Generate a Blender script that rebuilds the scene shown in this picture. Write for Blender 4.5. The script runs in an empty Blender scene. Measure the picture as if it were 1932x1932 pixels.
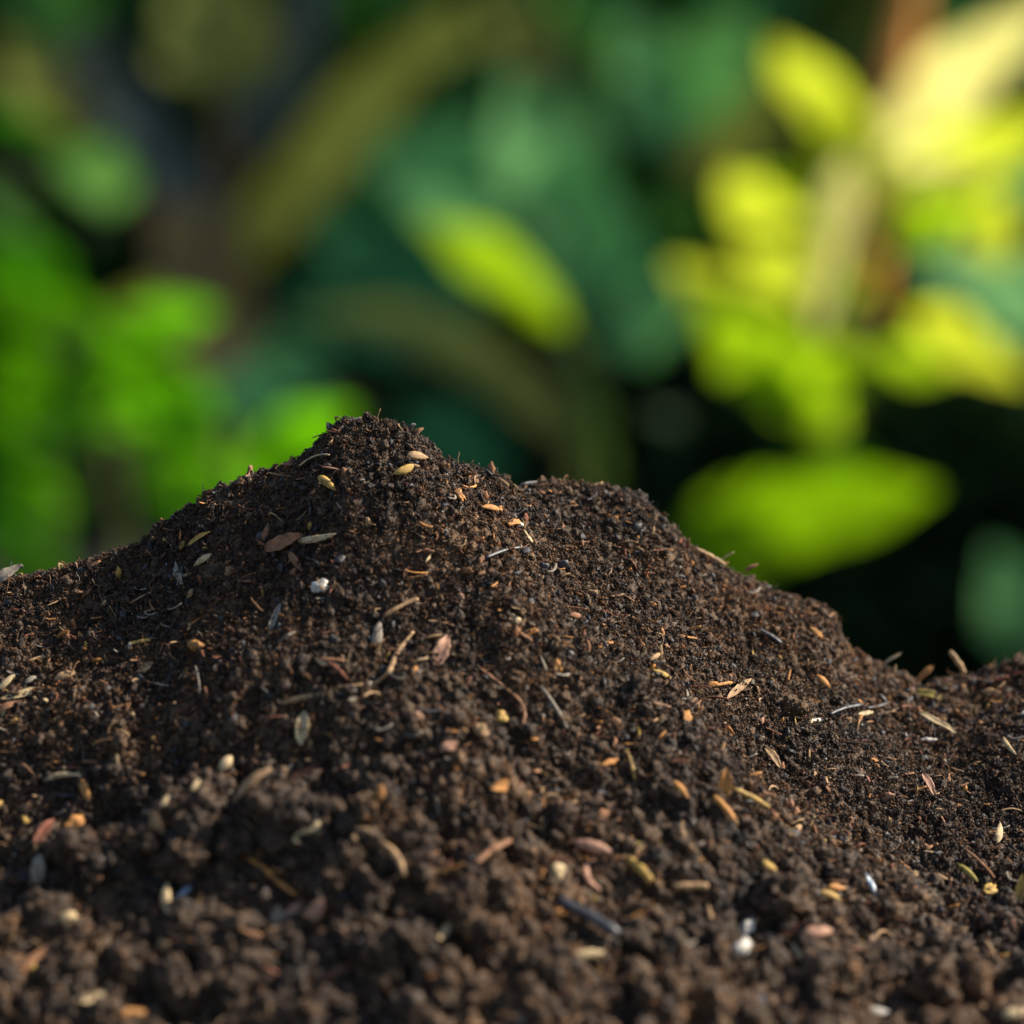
import bpy, math, random
import numpy as np
from mathutils import Vector, noise as mnoise

# ------------------------------------------------------------------ camera, world, sun, exposure
SC = bpy.context.scene
COL = SC.collection
R = math.radians
PITCH = R(10.0)
FOCUS = 0.75                       # metres to the crest of the heap
FW = 0.26                          # width of the picture at the focus distance
CP, SP = math.cos(PITCH), math.sin(PITCH)
CAM = np.array([0.0, -FOCUS * CP, FOCUS * SP])
FWD = np.array([0.0, CP, -SP]); UP = np.array([0.0, SP, CP]); RIGHT = np.array([1.0, 0.0, 0.0])
K = 1932.0 * FOCUS / FW

cd = bpy.data.cameras.new('camera'); cam = bpy.data.objects.new('camera', cd); COL.objects.link(cam)
cam.location = CAM.tolist(); cam.rotation_euler = (R(90) - PITCH, 0, 0)
cd.sensor_width = 36; cd.sensor_fit = 'HORIZONTAL'
cd.lens = 36 * FOCUS / FW
cd.clip_start = 0.02; cd.clip_end = 500
cd.dof.use_dof = True; cd.dof.focus_distance = FOCUS * 0.99; cd.dof.aperture_fstop = 5.4
SC.camera = cam

SUN_EL, SUN_AZ = R(36), R(14)      # azimuth counted from +X (right) towards +Y (behind the heap)
sdir = Vector((math.cos(SUN_EL) * math.cos(SUN_AZ), math.cos(SUN_EL) * math.sin(SUN_AZ), math.sin(SUN_EL)))
w = bpy.data.worlds.new('World'); SC.world = w; w.use_nodes = True
nt = w.node_tree; bg = nt.nodes['Background']
sky = nt.nodes.new('ShaderNodeTexSky'); sky.sky_type = 'NISHITA'; sky.sun_disc = False
sky.sun_elevation = SUN_EL; sky.sun_rotation = math.pi / 2 - SUN_AZ
nt.links.new(sky.outputs[0], bg.inputs[0]); bg.inputs[1].default_value = 0.072
sl = bpy.data.lights.new('sun', 'SUN'); sl.energy = 4.3; sl.angle = R(0.5); sl.color = (1.0, 0.90, 0.74)
so = bpy.data.objects.new('sun', sl); COL.objects.link(so)
so.rotation_euler = sdir.to_track_quat('Z', 'Y').to_euler()
SC.view_settings.view_transform = 'Standard'; SC.view_settings.look = 'None'
SC.view_settings.gamma = 1; SC.view_settings.use_curve_mapping = False
SC.view_settings.exposure = 1.0
SC.render.engine = 'CYCLES'
SC.cycles.use_denoising = True
SC.cycles.max_bounces = 8; SC.cycles.transmission_bounces = 4; SC.cycles.diffuse_bounces = 3

rng = np.random.default_rng(7)
random.seed(7)
GROUND_Z = -0.75

# ------------------------------------------------------------------ helpers
def link(o, parent=None):
    COL.objects.link(o)
    if parent is not None: o.parent = parent
    return o

def mesh_obj(name, verts, faces, mat, parent=None, smooth=True):
    me = bpy.data.meshes.new(name)
    me.from_pydata([tuple(v) for v in verts], [], faces); me.update()
    if smooth: me.polygons.foreach_set('use_smooth', [True] * len(me.polygons))
    if mat: me.materials.append(mat)
    return link(bpy.data.objects.new(name, me), parent)

def fast_mesh(name, V, F, mat, parent=None, smooth=True):
    V = np.asarray(V, dtype=np.float32); F = np.asarray(F, dtype=np.int32); k = F.shape[1]
    me = bpy.data.meshes.new(name)
    me.vertices.add(len(V)); me.vertices.foreach_set('co', V.ravel())
    me.loops.add(F.size); me.loops.foreach_set('vertex_index', F.ravel())
    me.polygons.add(len(F)); me.polygons.foreach_set('loop_start', np.arange(0, F.size, k, dtype=np.int32))
    me.update(calc_edges=True)
    if smooth: me.polygons.foreach_set('use_smooth', np.ones(len(F), dtype=bool))
    if mat: me.materials.append(mat)
    return link(bpy.data.objects.new(name, me), parent)

def tag(o, label=None, cat=None, group=None, kind=None):
    if label: o['label'] = label
    if cat: o['category'] = cat
    if group: o['group'] = group
    if kind: o['kind'] = kind
    return o

def ray(px, py):
    d = FWD + UP * (966.0 - py) / K + RIGHT * (px - 966.0) / K
    return d
def at_y(px, py, y):
    d = ray(px, py); return CAM + d * ((y - CAM[1]) / d[1])

# ------------------------------------------------------------------ materials
class M:
    def __init__(s, name):
        s.m = bpy.data.materials.new(name); s.m.use_nodes = True
        s.t = s.m.node_tree; s.n = s.t.nodes; s.l = s.t.links
        s.b = s.n['Principled BSDF']; s.out = s.n['Material Output']
    def node(s, t, **kw):
        x = s.n.new(t)
        for k, v in kw.items(): setattr(x, k, v)
        return x
    def noise(s, vec, scale, detail=4, rough=.6):
        x = s.node('ShaderNodeTexNoise'); x.inputs['Scale'].default_value = scale
        x.inputs['Detail'].default_value = detail; x.inputs['Roughness'].default_value = rough
        s.l.new(vec, x.inputs['Vector']); return x.outputs['Fac']
    def ramp(s, fac, stops):
        x = s.node('ShaderNodeValToRGB'); r = x.color_ramp
        while len(r.elements) < len(stops): r.elements.new(0.5)
        for e, (p, c) in zip(r.elements, stops): e.position = p; e.color = (*c, 1)
        s.l.new(fac, x.inputs[0]); return x.outputs[0]
    def mix(s, fac, a, b, mode='MIX'):
        x = s.node('ShaderNodeMix', data_type='RGBA', blend_type=mode)
        for i, v in ((0, fac), (6, a), (7, b)):
            if isinstance(v, (int, float)): x.inputs[i].default_value = v
            elif isinstance(v, tuple): x.inputs[i].default_value = (*v, 1)
            else: s.l.new(v, x.inputs[i])
        return x.outputs[2]
    def math(s, op, a, b=0.0, clamp=False):
        x = s.node('ShaderNodeMath', operation=op, use_clamp=clamp)
        for i, v in ((0, a), (1, b)):
            if isinstance(v, (int, float)): x.inputs[i].default_value = v
            else: s.l.new(v, x.inputs[i])
        return x.outputs[0]
    def bump(s, h, strength, dist):
        x = s.node('ShaderNodeBump'); x.inputs['Strength'].default_value = strength
        x.inputs['Distance'].default_value = dist; s.l.new(h, x.inputs['Height']); s.l.new(x.outputs[0], s.b.inputs['Normal'])

def soil_material(name, dark=1.0):
    m = M(name)
    pos = m.node('ShaderNodeNewGeometry').outputs['Position']
    oi = m.node('ShaderNodeObjectInfo').outputs['Random']
    patch = m.noise(pos, 48, 6, .72)                     # patches about 2 cm across
    fine = m.noise(pos, 900, 3, .6)                      # grain
    k = lambda c: tuple(dark * v for v in c)
    c1 = m.ramp(patch, [(0.30, k((.012, .0095, .009))), (0.43, k((.036, .0235, .016))), (0.53, k((.070, .046, .029))), (0.68, k((.135, .080, .040)))])
    c2 = m.ramp(oi, [(0.0, k((.009, .009, .011))), (0.25, k((.030, .0185, .014))), (0.6, k((.058, .034, .022))), (0.9, k((.085, .051, .031))), (1.0, k((.15, .088, .045)))])
    c = m.mix(.5, c1, c2)
    broad = m.ramp(m.noise(pos, 17, 3, .5), [(.40, (.88, .90, .94)), (.52, (1.16, 1.13, 1.08)), (.64, (1.50, 1.40, 1.26))])
    c = m.mix(1.0, c, broad, 'MULTIPLY')
    f = m.ramp(fine, [(0.34, (.28, .28, .31)), (0.5, (.95, .95, .95)), (0.66, (2.0, 1.8, 1.5))])
    c = m.mix(1.0, c, f, 'MULTIPLY')
    at = m.node('ShaderNodeAttribute'); at.attribute_name = 'grain'
    gr = m.ramp(at.outputs['Fac'], [(0.0, (1, 1, 1)), (.01, (1, 1, 1)), (.015, (.22, .23, .28)), (.35, (.55, .54, .56)), (.6, (1.1, 1.05, 1.0)), (.85, (1.7, 1.5, 1.25)), (.96, (3.0, 2.1, 1.3))])
    c = m.mix(1.0, c, gr, 'MULTIPLY')
    c = m.mix(1.0, c, (1.04, 1.0, .92), 'MULTIPLY')
    m.l.new(c, m.b.inputs['Base Color'])
    sp = m.noise(pos, 1500, 1, .5)
    rr = m.ramp(sp, [(0.40, (.36, .36, .36)), (0.56, (.92, .92, .92))])
    m.l.new(rr, m.b.inputs['Roughness'])
    m.b.inputs['Specular IOR Level'].default_value = .38
    m.bump(m.noise(pos, 1800, 4, .7), .8, .0006)
    return m.m

def flat_material(name, col, var=.35, rough=.7, scale=300, spec=.4, trans=0.0, stretch=None):
    m = M(name)
    tc = m.node('ShaderNodeTexCoord').outputs['Object']
    vec = tc
    if stretch:
        mp = m.node('ShaderNodeMapping'); mp.inputs['Scale'].default_value = stretch
        m.l.new(tc, mp.inputs[0]); vec = mp.outputs[0]
    n = m.noise(vec, scale, 5, .65)
    lo = tuple(c * (1 - var) for c in col); hi = tuple(min(1, c * (1 + var)) for c in col)
    base = m.ramp(n, [(0.33, lo), (0.66, hi)])
    geo = m.node('ShaderNodeNewGeometry').outputs['Position']
    d = m.noise(geo, 650, 5, .7)                          # soil dust clinging in blotches
    base = m.mix(m.ramp(d, [(0.47, (0, 0, 0)), (0.64, (.62, .62, .62))]), base, (.045, .028, .02))
    m.l.new(base, m.b.inputs['Base Color'])
    m.b.inputs['Roughness'].default_value = rough; m.b.inputs['Specular IOR Level'].default_value = spec
    m.bump(n, .5, .0003)
    return m.m

def leaf_material(name, col, tcol, tfac, rough=.45, spec=.5, scale=20, var=.5):
    """Leaf: diffuse + gloss on the lit side and light coming through the blade."""
    m = M(name)
    tc = m.node('ShaderNodeTexCoord').outputs['Object']
    n = m.noise(tc, scale, 4, .6)
    lo = tuple(c * (1 - var) for c in col); hi = tuple(c * (1 + var) for c in col)
    m.l.new(m.ramp(n, [(0.3, lo), (0.7, hi)]), m.b.inputs['Base Color'])
    m.b.inputs['Roughness'].default_value = rough; m.b.inputs['Specular IOR Level'].default_value = spec
    tr = m.node('ShaderNodeBsdfTranslucent')
    lo = tuple(c * (1 - var) for c in tcol); hi = tuple(min(1, c * (1 + var)) for c in tcol)
    m.l.new(m.ramp(n, [(0.3, lo), (0.7, hi)]), tr.inputs[0])
    mx = m.node('ShaderNodeMixShader'); mx.inputs[0].default_value = tfac
    m.l.new(m.b.outputs[0], mx.inputs[1]); m.l.new(tr.outputs[0], mx.inputs[2]); m.l.new(mx.outputs[0], m.out.inputs[0])
    return m.m

def earth_material():
    m = M('garden_earth')
    pos = m.node('ShaderNodeNewGeometry').outputs['Position']
    n = m.noise(pos, 6, 8, .65)
    m.l.new(m.ramp(n, [(0.3, (.012, .011, .007)), (0.6, (.032, .024, .014)), (0.8, (.045, .034, .018))]), m.b.inputs['Base Color'])
    m.b.inputs['Roughness'].default_value = .95
    m.bump(m.noise(pos, 40, 6, .7), .8, .02)
    return m.m

SOIL = soil_material('soil'); CLOD = soil_material('soil_clod', 1.1)

# ------------------------------------------------------------------ numpy noise
def perlin(x, y, seed):
    r = np.random.default_rng(seed); P = r.permutation(1024).astype(np.int64)
    ang = r.random(1024) * 2 * np.pi; gx, gy = np.cos(ang), np.sin(ang)
    xi = np.floor(x).astype(np.int64); yi = np.floor(y).astype(np.int64); xf = x - xi; yf = y - yi
    u = xf * xf * xf * (xf * (xf * 6 - 15) + 10); v = yf * yf * yf * (yf * (yf * 6 - 15) + 10)
    def g(ix, iy, dx, dy):
        h = P[(P[ix & 1023] + iy) & 1023]; return gx[h] * dx + gy[h] * dy
    a = g(xi, yi, xf, yf); b = g(xi + 1, yi, xf - 1, yf); c = g(xi, yi + 1, xf, yf - 1); d = g(xi + 1, yi + 1, xf - 1, yf - 1)
    return ((a + (b - a) * u) + ((c + (d - c) * u) - (a + (b - a) * u)) * v) * 1.5
def worley(x, y, seed):
    """distance to the nearest feature point and that point's random value"""
    r = np.random.default_rng(seed); J = r.random((256, 256, 3))
    xi = np.floor(x).astype(np.int64); yi = np.floor(y).astype(np.int64)
    best = np.full(x.shape, 9.0); val = np.zeros(x.shape)
    for ox in (-1, 0, 1):
        for oy in (-1, 0, 1):
            cx = xi + ox; cy = yi + oy; j = J[cx & 255, cy & 255]
            d = np.hypot(cx + j[..., 0] - x, cy + j[..., 1] - y)
            k = d < best; best = np.where(k, d, best); val = np.where(k, j[..., 2], val)
    return best, val
def sstep(a, b, x):
    t = np.clip((x - a) / (b - a), 0, 1); return t * t * (3 - 2 * t)

# ------------------------------------------------------------------ the heap
CREST = [(-260, 1150), (-120, 1110), (0, 1090), (60, 1082), (100, 1076), (150, 1060), (200, 1042), (270, 1020), (300, 990), (340, 964), (380, 938), (420, 914),
         (480, 893), (540, 872), (590, 850), (606, 822), (640, 802), (680, 798), (720, 804), (770, 820), (805, 842), (830, 868), (870, 882),
         (900, 886), (950, 902), (990, 922), (1010, 908), (1050, 905), (1100, 915), (1150, 920), (1200, 933), (1235, 965), (1270, 992), (1310, 1032),
         (1360, 1064), (1400, 1084), (1420, 1102), (1480, 1122), (1530, 1140), (1563, 1152), (1580, 1188), (1600, 1222), (1650, 1248), (1700, 1270),
         (1745, 1292), (1790, 1280), (1830, 1278), (1870, 1262), (1932, 1240), (2040, 1215), (2160, 1225), (2300, 1290)]
def crest_y(px):
    return np.interp(px, [-300, 600, 760, 900, 1050, 1600, 1740, 1932, 2300], [-.004, 0, 0, .006, .020, .026, .030, .034, .034])
_cx, _cz, _cy = [], [], []
for px, py in CREST:
    p = at_y(px, py, float(crest_y(px))); _cx.append(p[0]); _cz.append(p[2]); _cy.append(p[1])
XS = np.linspace(-.6, .6, 6001)                    # 0.2 mm steps
ZC = np.interp(XS, _cx, _cz)
ZC = np.where(XS < _cx[0], _cz[0] - (_cx[0] - XS) * .55, ZC); ZC = np.where(XS > _cx[-1], _cz[-1] - (XS - _cx[-1]) * .6, ZC)
YC = np.interp(XS, _cx, _cy)
def gsm(a, mm):
    k = max(1, int(mm / .2 * 3)); t = np.arange(-k, k + 1) * .2; g = np.exp(-t * t / (2 * mm * mm)); g /= g.sum()
    return np.convolve(np.pad(a, k, mode='edge'), g, 'valid')
YC = gsm(YC, 6)
_sm = gsm(ZC, 6); ZC = _sm + 1.45 * (ZC - _sm)
LV = [(0.0, gsm(ZC, .5)), (.006, gsm(ZC, 2.2)), (.016, gsm(ZC, 6)), (.04, gsm(ZC, 14)), (.10, gsm(ZC, 30)), (.2, gsm(ZC, 50))]
FRONT = .118                       # the foot of the slope in the picture lies this far in front of the crest
ZB = float(at_y(966, 1932, -FRONT)[2])
def height(x, y, detail=True):
    yc = np.interp(x, XS, YC); s = yc - y; a = np.abs(s)
    zl = [np.interp(x, XS, l[1]) for l in LV]; zc = zl[-1].copy()
    for i in range(len(LV) - 1):
        t = (a - LV[i][0]) / (LV[i + 1][0] - LV[i][0])
        zc = np.where((a >= LV[i][0]) & (a < LV[i + 1][0]), zl[i] + (zl[i + 1] - zl[i]) * np.clip(t, 0, 1), zc)
    S = yc + FRONT; e = .02
    t = np.clip(s, 0, None) / S; t = np.sqrt(t * t + e * e) - e; tc = np.clip(t, 0, 1)
    p = np.interp(x, [-.12, -.05, 0, .05, .10, .13], [1.30, 1.2, 1.10, 1.35, 1.9, 1.9])
    g = 1 - (1 - tc) ** p
    zb = ZB + .004 * np.cos(x * 22 + .5)
    front = zc + (zb - zc) * g - .50 * np.clip(s - S, 0, None)
    back = zc - .85 * (np.sqrt(np.clip(-s, 0, None) ** 2 + .004 ** 2) - .004)
    z = np.where(s >= 0, front, back)
    # the spur that runs from the peak down towards the lower right, and lumps of the foreground
    def bump(cx, cy, rx, ry, h, rot=0.0):
        c, q = math.cos(rot), math.sin(rot); dx = (x - cx) * c + (y - cy) * q; dy = -(x - cx) * q + (y - cy) * c
        return h * np.exp(-(dx / rx) ** 2 - (dy / ry) ** 2)
    z = z + bump(.004, -.028, .036, .020, .009, R(-30)) + bump(.040, -.050, .036, .018, .006, R(-35))
    z = z + bump(-.085, -.080, .034, .009, .004) + bump(-.052, -.05, .022, .014, .0015)
    z = z + bump(.030, .012, .012, .007, .001) - bump(-.030, -.034, .018, .012, .004) - bump(-.105, -.070, .03, .008, .004)
    if detail:
        x, y = x * .848 - y * .53, x * .53 + y * .848; yw = -x * .53 + y * .848
        near = sstep(-.025, -.095, yw)                    # coarser towards the foot of the slope
        edge = sstep(.001, .012, a)
        z = z + .0042 * perlin(x / .030, y / .026, 1) * edge
        z = z + .0026 * np.abs(perlin(x / .0115, y / .0105, 2)) * (.35 + .65 * edge) - .0008
        wd, wv = worley(x / .0125 + 31, y / .0115 + 17, 3)
        z = z + near * (wv > .35) * .0052 * np.sqrt(np.clip(1 - (wd / .62) ** 2, 0, 1)) * (.4 + wv)
        wd, wv = worley(x / .0056, y / .0052 + 7, 4)
        z = z + (.3 + .7 * near) * .0027 * (.35 + .65 * edge) * np.sqrt(np.clip(1 - (wd / .62) ** 2, 0, 1)) * wv
        wd, wv = worley(x / .0024 + 3, y / .0023, 5)
        z = z + .0014 * np.sqrt(np.clip(1 - (wd / .62) ** 2, 0, 1)) * wv
        z = z + .0007 * perlin(x / .0013, y / .0013, 6) + .00035 * perlin(x / .0006, y / .0006, 8)
        z = z - .0012
        x, y = x * .848 + y * .53, yw
    # skirt: sides fall away to the garden bed
    r = np.hypot(x / 1.05, (y + .02)); z = z - .9 * np.clip(r - .23, 0, None)
    return np.maximum(z, GROUND_Z - .004)

def axis_steps(lo, f0, f1, hi, fine, grow=1.09):
    a = list(np.arange(f0, f1 + fine / 2, fine)); d = fine; v = a[-1]
    while v < hi: d = min(d * grow, .02); v += d; a.append(v)
    b = []; d = fine; v = f0
    while v > lo: d = min(d * grow, .02); v -= d; b.append(v)
    return np.array(b[::-1] + a)
GX = axis_steps(-.62, -.148, .148, .62, .00034); GY = axis_steps(-.60, -.172, .052, .60, .00036)
XX, YY = np.meshgrid(GX, GY, indexing='xy')
HZ = np.empty_like(XX)
for i in range(0, len(GY), 64): HZ[i:i + 64] = height(XX[i:i + 64], YY[i:i + 64])
nx, ny = len(GX), len(GY)
V = np.stack([XX.ravel(), YY.ravel(), HZ.ravel()], 1)
I = (np.arange(ny - 1)[:, None] * nx + np.arange(nx - 1)[None, :]).ravel()
mound = fast_mesh('soil_mound', V, np.stack([I, I + 1, I + nx + 1, I + nx], 1), SOIL)
tag(mound, 'heap of loose dark brown crumbly garden soil in front of the plants', 'soil heap')
HS = None
def hz(x, y):
    """bilinear height of the finished surface"""
    x = np.asarray(x, float); y = np.asarray(y, float)
    i = np.clip(np.searchsorted(GX, x) - 1, 0, nx - 2); j = np.clip(np.searchsorted(GY, y) - 1, 0, ny - 2)
    u = np.clip((x - GX[i]) / (GX[i + 1] - GX[i]), 0, 1); v = np.clip((y - GY[j]) / (GY[j + 1] - GY[j]), 0, 1)
    return (HZ[j, i] * (1 - u) + HZ[j, i + 1] * u) * (1 - v) + (HZ[j + 1, i] * (1 - u) + HZ[j + 1, i + 1] * u) * v
def normal(x, y, d=.002):
    gx = (hz(x + d, y) - hz(x - d, y)) / (2 * d); gy = (hz(x, y + d) - hz(x, y - d)) / (2 * d)
    n = np.stack([-gx, -gy, np.ones_like(gx)], -1); return n / np.linalg.norm(n, axis=-1, keepdims=True)
def on_soil(px, py, lift=0.0):
    d = ray(px, py); t = np.linspace(.45, 1.0, 5500); P = CAM[None] + d[None] * t[:, None]
    k = np.nonzero(P[:, 2] <= hz(P[:, 0], P[:, 1]) + lift)[0]
    if len(k) == 0: 
        q = at_y(px, py, float(crest_y(px))); return q
    return P[k[0]]

# ground: one sheet to the horizon
g = []
for r_ in (0, 1, 3, 8, 25, 80, 300):
    pass
NR = 48; rad = [0.0, .5, 1, 1.6, 2.4, 3.5, 5, 8, 14, 30, 80, 300]
gv = [(0, 1.0, GROUND_Z)]; gf = []
for r_ in rad[1:]:
    for k in range(NR):
        a = 2 * math.pi * k / NR; x, y = r_ * math.cos(a), 1.0 + r_ * math.sin(a)
        gv.append((x, y, GROUND_Z + (0 if r_ < 1.7 else .03 * mnoise.noise(Vector((x * .8, y * .8, 0))))))
for k in range(NR): gf.append((0, 1 + k, 1 + (k + 1) % NR))
for i in range(len(rad) - 2):
    for k in range(NR):
        a = 1 + i * NR; gf.append((a + k, a + NR + k, a + NR + (k + 1) % NR, a + (k + 1) % NR))
tag(mesh_obj('ground', gv, gf, earth_material()), 'dark bare garden earth under the plants', kind='structure')

# ------------------------------------------------------------------ instanced crumbs (uncountable)
def ico(sub):
    import bmesh
    bm = bmesh.new(); bmesh.ops.create_icosphere(bm, subdivisions=sub, radius=1)
    v = np.array([x.co[:] for x in bm.verts]); f = np.array([[q.index for q in p.verts] for p in bm.faces]); bm.free()
    return v, f
ICO = {k: ico(k) for k in (1, 2, 3, 4, 5)}
def rough_ball(sub, seed, amp=.35, freq=1.6, squash=(1, 1, 1), octs=3):
    v, f = ICO[sub]; out = []
    o = Vector((seed * 7.31, seed * 3.77, seed * 1.93))
    for p in v:
        q = Vector(p); h = 0; a = amp; fr = freq
        for _ in range(octs): h += a * mnoise.noise(q * fr + o); a *= .55; fr *= 2.1
        out.append(np.array(q) * (1 + h) * np.array(squash))
    return np.array(out), f
def source(name, V, F, mat, smooth=False, grain=None):
    o = fast_mesh(name, V, F, mat, smooth=smooth)
    if grain is not None:
        a = o.data.attributes.new('grain', 'FLOAT', 'POINT'); a.data.foreach_set('value', np.asarray(grain, dtype=np.float32))
    COL.objects.unlink(o); return o
def scatter(name, label, pts, rot, scl, sources, parent, kind='stuff'):
    n = len(pts); me = bpy.data.meshes.new(name); me.vertices.add(n)
    me.vertices.foreach_set('co', np.asarray(pts, dtype=np.float32).ravel())
    a = me.attributes.new('rot', 'FLOAT_VECTOR', 'POINT'); a.data.foreach_set('vector', np.asarray(rot, dtype=np.float32).ravel())
    a = me.attributes.new('scl', 'FLOAT', 'POINT'); a.data.foreach_set('value', np.asarray(scl, dtype=np.float32))
    a = me.attributes.new('idx', 'INT', 'POINT'); a.data.foreach_set('value', rng.integers(0, len(sources), n).astype(np.int32))
    c = bpy.data.collections.new(name + '_shapes')
    for s in sources: c.objects.link(s)
    gt = bpy.data.node_groups.new(name, 'GeometryNodeTree')
    gt.interface.new_socket('Geometry', in_out='INPUT', socket_type='NodeSocketGeometry')
    gt.interface.new_socket('Geometry', in_out='OUTPUT', socket_type='NodeSocketGeometry')
    N = gt.nodes; L = gt.links
    gi = N.new('NodeGroupInput'); go = N.new('NodeGroupOutput'); ip = N.new('GeometryNodeInstanceOnPoints')
    ci = N.new('GeometryNodeCollectionInfo'); ci.inputs['Collection'].default_value = c
    ci.inputs['Separate Children'].default_value = True; ci.inputs['Reset Children'].default_value = True
    ip.inputs['Pick Instance'].default_value = True
    def attr(nm, t):
        x = N.new('GeometryNodeInputNamedAttribute'); x.data_type = t; x.inputs['Name'].default_value = nm
        return [o for o in x.outputs if o.enabled][0]
    L.new(gi.outputs[0], ip.inputs['Points']); L.new(ci.outputs[0], ip.inputs['Instance'])
    L.new(attr('idx', 'INT'), ip.inputs['Instance Index']); L.new(attr('rot', 'FLOAT_VECTOR'), ip.inputs['Rotation'])
    L.new(attr('scl', 'FLOAT'), ip.inputs['Scale']); L.new(ip.outputs[0], go.inputs[0])
    o = link(bpy.data.objects.new(name, me), parent); md = o.modifiers.new('scatter', 'NODES'); md.node_group = gt
    tag(o, label, kind=kind); return o

def cluster(seed, n, rmin, rmax, spread, sub=1):
    r = np.random.default_rng(seed); VV, FF, GG = [], [], []; off = 0
    for i in range(n):
        v, f = ICO[sub]; rad_ = rmin + (rmax - rmin) * r.random() ** 2.2
        j = v * (1 + .75 * (r.random((len(v), 1)) - .45)) * (.6 + .8 * r.random(3))
        d = r.normal(size=3); d /= np.linalg.norm(d); c = d * spread * r.random() ** .5 * np.array([1, 1, .7])
        VV.append(j * rad_ + c); FF.append(f + off); off += len(v); GG += [.02 + .97 * r.random()] * len(v)
    return np.vstack(VV), np.vstack(FF), GG

def with_grains(v, f, seed, n, size):
    r = np.random.default_rng(seed); gv, gf = ICO[1]; VV, FF, GG = [v], [f], [[0.0] * len(v)]; off = len(v)
    for i in range(n):
        p = v[r.integers(0, len(v))]; q = gv * (1 + .8 * (r.random((len(gv), 1)) - .45)) * (.6 + .8 * r.random(3)) * size * (.35 + 1.2 * r.random() ** 2.5)
        VV.append(q + p); FF.append(gf + off); GG.append([.05 + .9 * r.random()] * len(gv)); off += len(gv)
    return np.vstack(VV), np.vstack(FF), sum(GG, [])
def sample_xy(n, near_bias=0.0, x0=-.17, x1=.17, y0=-.20, y1=.048):
    x = rng.uniform(x0, x1, n * 2); y = rng.uniform(y0, y1, n * 2)
    yc = np.interp(x, XS, YC); ok = y < yc + .014
    if near_bias: ok &= rng.random(n * 2) < np.clip(near_bias_f(y), 0, 1)
    return x[ok][:n], y[ok][:n]
near_bias_f = lambda y: sstep(-.015, -.10, y) * .86 + .14
def soil_points(n, bias, lift):
    x, y = sample_xy(n, bias); z = hz(x, y); nn = normal(x, y, .001); m = len(x)
    return np.stack([x, y, z], 1) + nn * (lift(m) if callable(lift) else lift)[:, None] if callable(lift) else np.stack([x, y, z], 1) + nn * lift

fine_src = []
for i in range(16):
    v, f, gg = cluster(100 + i, 44, .00007, .00034, .0012); fine_src.append(source('crumb_cluster', v, f, SOIL, grain=gg))
P = soil_points(80000, 0, lambda m: rng.uniform(-.0004, .0006, m)); m_ = len(P)
scatter('soil_crumbs', 'fine dark crumbs and grains covering the heap', P, rng.uniform(0, 6.28, (m_, 3)), rng.uniform(.55, 1.15, m_), fine_src, mound)
med_src = []
for i in range(12):
    v, f = rough_ball(3, 20 + i, .55, 1.7, (1, .85, .75), 4); med_src.append(source('crumb', v, f, SOIL))
P = soil_points(17000, 0, lambda m: rng.uniform(-.0003, .0004, m)); m_ = len(P)
sc_ = .00045 + .0011 * rng.random(m_) ** 2.5; sc_ *= 1 + 1.2 * sstep(-.02, -.10, P[:, 1])
scatter('coarse_crumbs', 'rounded soil crumbs larger towards the foot of the heap', P, rng.uniform(0, 6.28, (m_, 3)), sc_, med_src, mound)
big_src = []
for i in range(10):
    v, f = rough_ball(4, 50 + i, .62, 1.35, (1, .9, .72), 6); v, f, gg = with_grains(v, f, i, 260, .085); big_src.append(source('lump', v, f, CLOD, grain=gg))
P = soil_points(2300, 1, lambda m: rng.uniform(-.0006, .0008, m)); m_ = len(P)
sc_ = (.0014 + .0028 * rng.random(m_) ** 2) * (.40 + .58 * sstep(-.02, -.11, P[:, 1]))
KN = [(645, 820, 3.2), (690, 815, 2.6), (728, 822, 2.8), (808, 862, 3.0), (775, 832, 2.2), (590, 868, 2.0), (480, 908, 2.2), (420, 928, 2.2), (300, 1004, 2.6), (275, 1030, 1.8), (205, 1055, 2),
 (100, 1090, 2), (880, 898, 2.4), (935, 912, 2.2), (1022, 922, 2.6), (1055, 920, 2.2), (1105, 930, 2.6), (1160, 935, 2.8), (1200, 950, 3.2), (1225, 975, 2.6), (1265, 1008, 2.2), (1310, 1048, 2.2),
 (1360, 1078, 2.2), (1405, 1100, 2.4), (1480, 1136, 2.4), (1520, 1152, 2.4), (1556, 1168, 2.9), (1572, 1192, 2.4), (1592, 1226, 2.2), (1650, 1262, 2.2), (1700, 1284, 2.0), (1790, 1292, 2.0), (1835, 1290, 2.2), (1880, 1272, 2.6), (1925, 1256, 3.0)]
_kr = random.Random(5)
for _ in range(75):
    a = _kr.uniform(-60, 1990); KN.append((a, float(np.interp(a, [c[0] for c in CREST], [c[1] for c in CREST])) + _kr.uniform(4, 12), _kr.uniform(.7, 1.7)))
P = np.vstack([P, [at_y(a, b, float(crest_y(a)) + .001) for a, b, c in KN]]); sc_ = np.append(sc_, [c * .001 for a, b, c in KN]); m_ = len(P)
scatter('soil_lumps', 'soft brown lumps at the foot of the heap', P, rng.uniform(0, 6.28, (m_, 3)), sc_, big_src, mound)

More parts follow.
